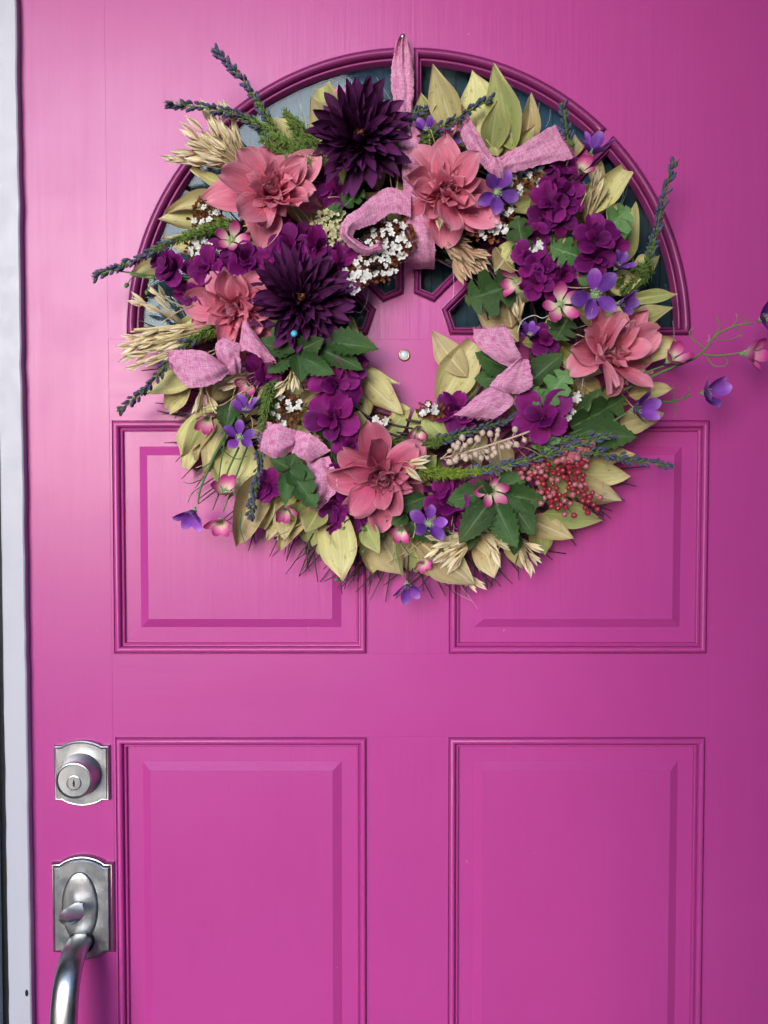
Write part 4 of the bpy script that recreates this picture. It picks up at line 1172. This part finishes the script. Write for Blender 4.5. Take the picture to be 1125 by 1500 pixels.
flo = {'w': variants('floret', 4, WHITEF, floret_fn), 'c': variants('floret', 4, CREAMF, floret_fn)}
STAT = [(303, 322, 22, 26, 16, 'w', 54), (300, 366, 24, 16, 16, 'w', 54), (572, 352, 34, 30, 34, 'w', 54), (548, 392, 34, 18, 22, 'w', 56), (515, 412, 16, 20, 14, 'w', 58), (716, 318, 40, 32, 34, 'w', 56), (768, 262, 26, 18, 12, 'w', 58), (420, 600, 26, 24, 14, 'w', 56),
        (632, 600, 20, 10, 9, 'w', 58), (836, 592, 14, 24, 14, 'w', 56), (484, 336, 24, 26, 22, 'c', 58), (560, 618, 12, 6, 5, 'w', 50), (788, 362, 10, 6, 3, 'w', 60), (840, 440, 8, 8, 3, 'w', 62), (660, 322, 10, 8, 3, 'w', 50)]
for i, (cx, cy, rx, ry, cnt, k, h) in enumerate(STAT):
    r = random.Random(1500 + i)
    b = MB()
    for j in range(cnt * 6):
        a_, q = r.uniform(0, 6.3), math.sqrt(r.random()) * 1.10
        p_ = W(cx + rx * q * math.cos(a_), cy + ry * q * math.sin(a_), (h - 2 + r.uniform(0, 9) * (1 - .4 * q)) * mm)
        sheet(b, r.uniform(.6, .95), 'round', 3, 3, r.uniform(-.2, .4), r.uniform(-.9, .9), r.uniform(.2, .9), .12, 7, .1, T(p_) @ facing(r.uniform(-.9, .9), r.uniform(-.9, .9), r.uniform(0, 6.3)) @ SCL(r.uniform(5, 9) * PX), 0, r)
    st = link('statice_cluster', b.mesh('statice_cluster', CALYX if k == 'w' else CREAMF), wreath, Matrix.Identity(4))
    for j in range(cnt):
        if r.random() < .22: continue
        a_, q = r.uniform(0, 6.3), math.sqrt((j + .5) / cnt) * 1.0
        p_ = W(cx + rx * q * math.cos(j * 2.399 + a_ * .1), cy + ry * q * math.sin(j * 2.399 + a_ * .1), (h + 5 + r.uniform(-1, 6) * (1 - .5 * q)) * mm)
        link('floret', r.choice(flo[k]), st, T(p_) @ facing(r.uniform(-.6, .6), r.uniform(-.6, .6), a_) @ SCL(r.uniform(5.0, 7.6) * PX))

# --- berries
def ball_mesh(name, mat, tip=True):
    b = MB()
    b.lathe([(.02, -1.0), (.5, -.87), (.87, -.5), (1.0, 0), (.87, .5), (.5, .87), (.14, .97), (.10, 1.1), (.02, 1.1)] if tip else [(.02, -1.0), (.6, -.8), (.95, -.3), (.98, .25), (.7, .8), (.3, 1.1), (.02, 1.25)], 10)
    return b.mesh(name, mat)


bm_red, bm_pink, bm_be = ball_mesh('berry', BERRY), ball_mesh('berry', BERRYP), ball_mesh('beige_berry', BEIGE, False)
r = random.Random(31)
b = MB()
spots = []
branches = [((862, 660), (800, 690), 26, 15), ((800, 690), (766, 690), 16, 12), ((800, 690), (798, 728), 16, 13), ((820, 690), (872, 742), 26, 11), ((830, 675), (850, 655), 8, 8), ((800, 715), (832, 745), 16, 12), ((862, 660), (852, 650), 5, 6), ((835, 665), (845, 690), 14, 12)]
for (x0, y0), (x1, y1), cnt, spd in branches:
    b.tube([W(x0, y0, .062), W(x1, y1, .066)], 1.0 * mm, 5)
    for j in range(cnt):
        t = (j + r.random()) / cnt
        x, y = x0 + (x1 - x0) * t + r.uniform(-spd, spd), y0 + (y1 - y0) * t + r.uniform(-spd, spd)
        for tr in range(12):
            if all((x - q[0]) ** 2 + (y - q[1]) ** 2 > 50 for q in spots): break
            x, y = x0 + (x1 - x0) * t + r.uniform(-spd, spd), y0 + (y1 - y0) * t + r.uniform(-spd, spd)
        spots.append((x, y, 70 + r.uniform(-3, 6)))
        b.tube([W(x0 + (x1 - x0) * t, y0 + (y1 - y0) * t, .064), W(x, y, spots[-1][2] * mm)], .4 * mm, 4)
bc = link('berry_spray', b.mesh('berry_spray', CALYX), wreath, Matrix.Identity(4), 'spray of red and pink pepperberries at the lower right')
for x, y, h in spots:
    big = x > 815 and y < 676
    link('berry', bm_pink if (big or r.random() < .3) else bm_red, bc, T(W(x, y, h * mm)) @ facing(r.uniform(-.8, .8), r.uniform(-.8, .8)) @ SCL((5.8 if big else r.uniform(3.5, 4.6)) * PX))
b = MB()
spots = []
main = bez([W(645, 672, .074), W(690, 660, .080), W(730, 648, .082), W(776, 632, .080)], 6)
b.tube(main, 1.2 * mm, 5)
for j in range(40):
    t = r.random()
    x0, y0 = 645 + 131 * t, 672 - 38 * t
    a_ = r.choice([1, -1])
    spd = r.uniform(8, 22 if .2 < t < .6 else 14)
    spots.append((x0 + r.uniform(-6, 14), y0 - a_ * spd * (1 if a_ > 0 else .7), 82 + r.uniform(-3, 5), x0, y0))
    b.tube([W(x0, y0, .080), W(spots[-1][0], spots[-1][1], spots[-1][2] * mm)], .6 * mm, 4)
bb = link('beige_berry_sprig', b.mesh('beige_berry_sprig', BEIGE), wreath, Matrix.Identity(4), 'sprig of dull beige berries below the right hand ribbon')
for x, y, h, x0, y0 in spots:
    d = (W(x, y, h * mm) - W(x0, y0, .08)).normalized()
    link('beige_berry', bm_be, bb, T(W(x, y, h * mm)) @ d.to_track_quat('Z', 'Y').to_matrix().to_4x4() @ SCL(r.uniform(3.4, 4.8) * PX))

# --- green stems and tendrils of the small flowers
STEMS = [  # points, radius px, material, name
    ([(835, 640, 56), (885, 590, 60), (945, 556, 66), (1020, 524, 70)], 2.6, STEM), ([(1016, 526, 70), (1034, 510, 72), (1048, 492, 74), (1075, 478, 78), (1104, 473, 82)], 1.7, STEMLIGHT), ([(1030, 519, 70), (1052, 521, 74), (1084, 517, 78)], 1.7, STEMLIGHT),
    ([(1034, 512, 71), (1014, 496, 72), (1010, 486, 74), (1016, 480, 75)], 1.1, STEMLIGHT), ([(1043, 496, 73), (1054, 480, 76), (1052, 468, 78), (1050, 464, 78)], 1.1, STEMLIGHT), ([(1070, 481, 76), (1080, 468, 78), (1078, 459, 79)], 1.0, STEMLIGHT), ([(1034, 520, 71), (1046, 536, 72), (1062, 536, 74)], 1.0, STEMLIGHT), ([(1075, 479, 77), (1086, 486, 78), (1084, 494, 80)], .8, STEMLIGHT), ([(1044, 497, 73), (1068, 498, 74), (1084, 490, 76)], .8, STEMLIGHT), ([(1060, 520, 74), (1066, 530, 75), (1062, 536, 75)], .8, STEMLIGHT), ([(1088, 475, 80), (1094, 468, 81), (1090, 462, 82)], .8, STEMLIGHT),
    ([(940, 588, 60), (985, 588, 66), (1012, 579, 72)], 1.8, STEM), ([(985, 588, 66), (990, 604, 68), (989, 612, 68)], .9, STEM), ([(985, 587, 66), (988, 572, 67), (986, 563, 68)], .9, STEM), ([(1002, 583, 70), (1010, 572, 72), (1008, 566, 72)], .8, STEM), ([(925, 555, 62), (948, 545, 66), (972, 536, 70)], 1.6, STEM), ([(948, 545, 66), (956, 552, 68), (955, 558, 68)], .8, STEM), ([(905, 560, 60), (926, 552, 64), (945, 540, 66)], 1.0, STEMLIGHT),
    ([(835, 636, 58), (870, 618, 62), (905, 588, 62)], 1.8, STEM), ([(838, 640, 58), (880, 626, 64), (920, 604, 66)], 1.8, STEM),
    ([(345, 610, 56), (318, 660, 60), (295, 712, 62), (290, 738, 64)], 2.2, STEM), ([(350, 655, 62), (334, 690, 62), (328, 712, 63)], 1.6, STEM), ([(362, 655, 62), (345, 700, 62), (327, 750, 63)], 1.4, STEM), ([(300, 700, 61), (280, 708, 62), (268, 706, 62)], .9, STEM), ([(312, 675, 60), (292, 690, 60), (284, 700, 60)], .9, STEM), ([(320, 655, 60), (345, 672, 62), (362, 668, 62)], .9, STEM), ([(296, 712, 61), (282, 722, 62), (275, 736, 62)], .9, STEM), ([(354, 750, 58), (352, 775, 58), (360, 798, 58)], .9, STEM),
    ([(580, 770, 56), (580, 810, 58), (590, 845, 60)], 1.6, STEMLIGHT), ([(580, 800, 57), (576, 820, 58), (572, 828, 58)], .8, STEMLIGHT), ([(584, 790, 57), (600, 812, 60), (612, 818, 60)], 1.0, STEM),
    ([(514, 770, 54), (514, 800, 58), (512, 832, 60), (498, 848, 60)], 1.4, STEM), ([(512, 800, 58), (506, 808, 60), (508, 815, 60)], .8, STEM), ([(516, 790, 57), (524, 806, 60), (530, 812, 60)], .9, STEM),
    ([(295, 406, 58), (235, 405, 60), (168, 396, 62)], 1.7, STEM), ([(290, 410, 58), (230, 409, 60), (190, 402, 60)], 1.2, STEM), ([(215, 404, 60), (195, 406, 61), (188, 414, 62)], .9, STEM), ([(235, 406, 60), (222, 414, 60), (218, 424, 60)], .9, STEM),
    ([(806, 330, 56), (808, 380, 56)], 2.4, STEM), ([(803, 330, 54), (804, 385, 54)], 1.8, STEM), ([(812, 335, 54), (811, 375, 54)], 1.6, STEM), ([(482, 620, 56), (486, 660, 56), (482, 700, 56)], 2.0, STEM), ([(756, 770, 60), (772, 745, 60)], 1.2, STEM), ([(330, 640, 58), (322, 690, 60), (318, 730, 62)], 1.1, STEM),
]
for pts, rp, mt in STEMS:
    P = bez([W(x, y, h * mm) for x, y, h in pts], 6)
    b = MB(); b.tube(P, [rp * PX * (1 - .35 * k / len(P)) for k in range(len(P))], 6)
    link('tendril' if rp < 1.25 else 'flower_stem', b.mesh('flower_stem', mt), wreath, Matrix.Identity(4))
# little stem buds
r = random.Random(8)
b = MB()
for x, y, a_ in ((188, 414, 240), (216, 424, 260), (222, 402, 300), (498, 848, 190), (508, 815, 180), (530, 812, 60), (505, 822, 160), (509, 772, 200), (528, 772, 330)):
    p_ = W(x, y, .061)
    d_ = Vector((math.cos(R(a_)), -.2, math.sin(R(a_))))
    b.tube([p_, p_ + d_ * 2 * mm, p_ + d_ * 5 * mm, p_ + d_ * 7 * mm], [.5 * mm, 2.4 * mm, 2.2 * mm, .4 * mm], 6)
link('stem_buds', b.mesh('stem_buds', STEM), wreath, Matrix.Identity(4), None, 'stuff')

# --- glue threads and fine stray fibres
b = MB()
for x0, y0, x1, y1, h0, h1 in ((551, 113, 574, 150, 30, 50), (780, 190, 790, 150, 30, 30), (785, 195, 775, 165, 30, 34), (915, 265, 908, 300, 30, 34), (540, 425, 530, 456, 40, 34), (530, 456, 520, 456, 34, 34), (663, 390, 663, 440, 40, 40), (852, 530, 852, 570, 84, 84), (700, 462, 720, 448, 40, 44), (1038, 490, 1036, 500, 60, 60), (655, 860, 690, 880, 20, 30), (668, 850, 700, 892, 20, 24), (806, 160, 800, 185, 30, 40), (985, 470, 986, 500, 30, 30), (922, 262, 905, 310, 24, 30)):
    b.tube(bez([W(x0, y0, h0 * mm), W((x0 + x1) / 2 + 2, (y0 + y1) / 2 + 2, (h0 + h1) / 2 * mm), W(x1, y1, h1 * mm)], 3), .22 * mm, 3)
for pts in ([(758, 487), (765, 470), (782, 462), (795, 466), (806, 460)],):
    b.tube(bez([W(x, y, .066) for x, y in pts], 5), .5 * mm, 4)
link('glue_threads', b.mesh('glue_threads', GLUE), wreath, Matrix.Identity(4), None, 'stuff')
b = MB()
p_ = W(431, 489, .088)
b.lathe([(.3 * mm, -2 * mm), (2.6 * mm, -2 * mm), (3.9 * mm, 0), (3.0 * mm, 2.2 * mm), (.3 * mm, 3 * mm)], 10, 0, T(p_) @ facing(0, .3))
b.tube([p_, p_ + Vector((0, .012, -.012))], .6 * mm, 5)
link('blue_pin', b.mesh('blue_pin', CYAN), wreath, Matrix.Identity(4), 'small bright blue pin head beside the left plum chrysanthemum')


# ------------------------------------------------------------------ ribbons
def ribbon_mesh(name, pairs, folds=1.0, fold_n=2, nU=10, nV=20, fringe=(False, False), seed=0, bulge=4.5):
    """pairs: ((lx, ly), (rx, ry), h mm): the two edges of the cloth, point by point"""
    r = random.Random(seed)
    Lp = bez([W(a[0], a[1], h * mm) for a, c, h in pairs], nU)
    Rp = bez([W(c[0], c[1], h * mm) for a, c, h in pairs], nU)
    b = MB()
    vs, uv, fs = [], [], []
    n = len(Lp)
    acc = 0.0
    ph = r.uniform(0, 6.3)
    pitch = 0.00135
    wmax = max((Rp[i] - Lp[i]).length for i in range(n))
    for i in range(n):
        if i: acc += ((Lp[i] + Rp[i]) / 2 - (Lp[i - 1] + Rp[i - 1]) / 2).length
        wid = (Rp[i] - Lp[i]).length
        for j in range(nV + 1):
            s = j / nV
            p_ = Lp[i].lerp(Rp[i], s)
            cr = math.sin(PI * s * fold_n + ph + .4 * math.sin(acc * 60 + ph)) * folds * 1.5 * (.6 + .4 * math.sin(acc * 45 + ph * 2)) + .35 * folds * math.sin(s * 11 + acc * 110 + ph) + .2 * folds * math.sin(s * 23 - acc * 70)
            gather = 1 + 1.6 * (1 - wid / wmax)           # creases deepen where the cloth is pinched
            cr = cr * gather + bulge * math.sin(PI * s) * math.sin(PI * (i + .5) / n) - .25 * bulge * math.sin(2 * PI * s + ph) * math.sin(acc * 55 + ph)
            edge = r.gauss(0, .0005) if j in (0, nV) else 0
            p_ = p_ + Vector((0, -1, 0)) * cr * mm + (Rp[i] - Lp[i]).normalized() * edge
            vs.append(p_); uv.append((acc / pitch, s * max(wid, .006) / pitch))
    q = nV + 1
    for i in range(n - 1):
        for j in range(nV):
            fs.append((i * q + j, i * q + j + 1, (i + 1) * q + j + 1, (i + 1) * q + j))
    k = len(vs)                                # cloth thickness: a back layer and a rim
    vs2 = [v + Vector((0, .0005, 0)) for v in vs]
    b.add(vs + vs2, fs + [tuple(x + k for x in f)[::-1] for f in fs], uv + uv)
    for end, on in ((0, fringe[0]), (n - 1, fringe[1])):
        if not on: continue
        out = ((Lp[end] + Rp[end]) / 2 - (Lp[1 if end == 0 else n - 2] + Rp[1 if end == 0 else n - 2]) / 2).normalized()
        for j in range(46):
            p_ = Lp[end].lerp(Rp[end], r.random())
            d_ = (out + Vector((r.uniform(-.4, .4), r.uniform(-.4, .3), r.uniform(-.4, .4)))).normalized()
            b.tube([p_ - out * .001, p_ + d_ * r.uniform(1.5, 5.5) * mm], .26 * mm, 3)
    return b.mesh(name, RIBBON)


def rib(pairs, parent=wreath, **kw):
    rib.k += 1
    return ribbon_mesh('ribbon', pairs, seed=rib.k, **kw)


rib.k = 0
hang = link('hanging_ribbon', None, None, T(W(590, 60, .01)), 'pink burlap ribbon looped over the nail and holding up the wreath', None, 'ribbon')


def strip(cl):
    out = []
    for x, y, h, w, dx in cl: out.append(((x - w / 2, y - dx), (x + w / 2, y + dx), h))
    return out


link('ribbon_loop', rib(strip([(591, 55, 12, 9, 0), (590, 64, 14, 19, 0), (590, 84, 17, 28, 0), (590, 110, 22, 32, 0), (591, 138, 32, 30, 0), (593, 158, 44, 24, 0), (597, 178, 54, 26, 0), (602, 200, 60, 34, -2)]), folds=1.9, fold_n=5, bulge=2.0), hang, Matrix.Identity(4))
link('ribbon_loop', rib(strip([(590, 56, 10, 5, 0), (590, 68, 10, 18, 0), (589, 90, 10, 29, 0), (589, 115, 13, 33, 0), (590, 142, 22, 30, 0), (592, 166, 34, 24, 0)]), folds=1.2, fold_n=3, bulge=1.0), hang, Matrix.Identity(4))
link('ribbon_band', rib(strip([(601, 190, 56, 30, 0), (607, 215, 58, 40, -2), (611, 250, 58, 44, -2), (613, 285, 56, 46, 0), (616, 320, 54, 46, 0), (617, 355, 48, 42, 0), (617, 380, 36, 40, 0), (616, 394, 16, 40, 0)]), folds=1.3, fold_n=3, bulge=2.0), hang, Matrix.Identity(4))

RIBS = [
    ([((724, 237), (733, 259), 78), ((745, 222), (748, 254), 80), ((780, 203), (795, 241), 80), ((813, 183), (840, 231), 78)], 1.6, 3, (False, True), 'pink burlap ribbon tail flaring right at the top of the wreath'),
    ([((687, 172), (674, 195), 74), ((702, 195), (684, 215), 76), ((719, 225), (700, 235), 78), ((727, 240), (718, 254), 78)], 1.2, 2, (True, False), 'pink burlap ribbon tail behind the upper right coral dahlia'),
    ([((602, 282), (602, 318), 66), ((568, 275), (574, 312), 70), ((546, 288), (553, 326), 72), ((527, 303), (538, 331), 78), ((503, 322), (522, 336), 80), ((498, 342), (517, 346), 80), ((512, 360), (524, 351), 78), ((534, 373), (540, 360), 76), ((556, 367), (553, 354), 74)], 1.0, 2, (False, True), 'pink burlap ribbon loop curling over white statice'),
    ([((245, 513), (252, 541), 76), ((268, 512), (276, 567), 82), ((298, 515), (313, 562), 84), ((318, 526), (334, 547), 78), ((326, 532), (342, 541), 72)], 1.6, 3, (True, False), 'pink burlap ribbon loop pointing left at the lower left dahlia'),
    ([((320, 528), (345, 542), 74), ((315, 507), (350, 530), 80), ((326, 494), (353, 504), 76)], 1.4, 3, (False, False), None),
    ([((348, 515), (352, 498), 74), ((362, 514), (358, 469), 78), ((380, 523), (373, 487), 78), ((386, 529), (404, 529), 74)], 1.2, 2, (False, True), None),
    ([((389, 616), (381, 660), 76), ((412, 623), (405, 672), 82), ((436, 631), (428, 660), 76)], 1.8, 2, (True, False), 'pink burlap ribbon square beside white statice at the lower left'),
    ([((433, 631), (427, 664), 74), ((457, 636), (440, 671), 82), ((485, 660), (452, 678), 78)], 1.6, 2, (False, False), None),
    ([((482, 668), (450, 676), 72), ((494, 700), (449, 700), 76), ((491, 722), (452, 722), 76), ((468, 746), (450, 738), 70)], 1.4, 3, (False, True), None),
    ([((693, 482), (742, 479), 76), ((697, 503), (756, 505), 80), ((722, 526), (764, 524), 80), ((746, 539), (766, 527), 74)], 1.6, 2, (True, False), 'pink burlap ribbon tail with frayed top beside the open centre'),
    ([((762, 523), (774, 527), 76), ((742, 540), (777, 545), 82), ((718, 564), (779, 566), 82), ((735, 575), (760, 577), 78)], 1.6, 2, (False, False), None),
    ([((717, 566), (745, 574), 78), ((697, 581), (752, 589), 82), ((680, 596), (737, 605), 82), ((664, 608), (722, 614), 78)], 1.4, 2, (False, True), 'pink burlap ribbon tail spread over a dark purple blossom'),
    ([((711, 231), (731, 229), 80), ((715, 245), (737, 244), 85), ((720, 260), (738, 262), 80)], 1.8, 3, (False, False), None),
    ([((334, 526), (350, 522), 80), ((333, 537), (353, 533), 85), ((336, 549), (352, 547), 79)], 1.8, 3, (False, False), None),
    ([((486, 129), (489, 138), 58), ((505, 129), (507, 142), 60), ((526, 137), (522, 149), 58)], .8, 2, (False, False), None),
]
for pairs, fo, fn, fr, lab in RIBS:
    link('burlap_ribbon', rib(pairs, folds=fo, fold_n=fn, fringe=fr), wreath, Matrix.Identity(4), lab)
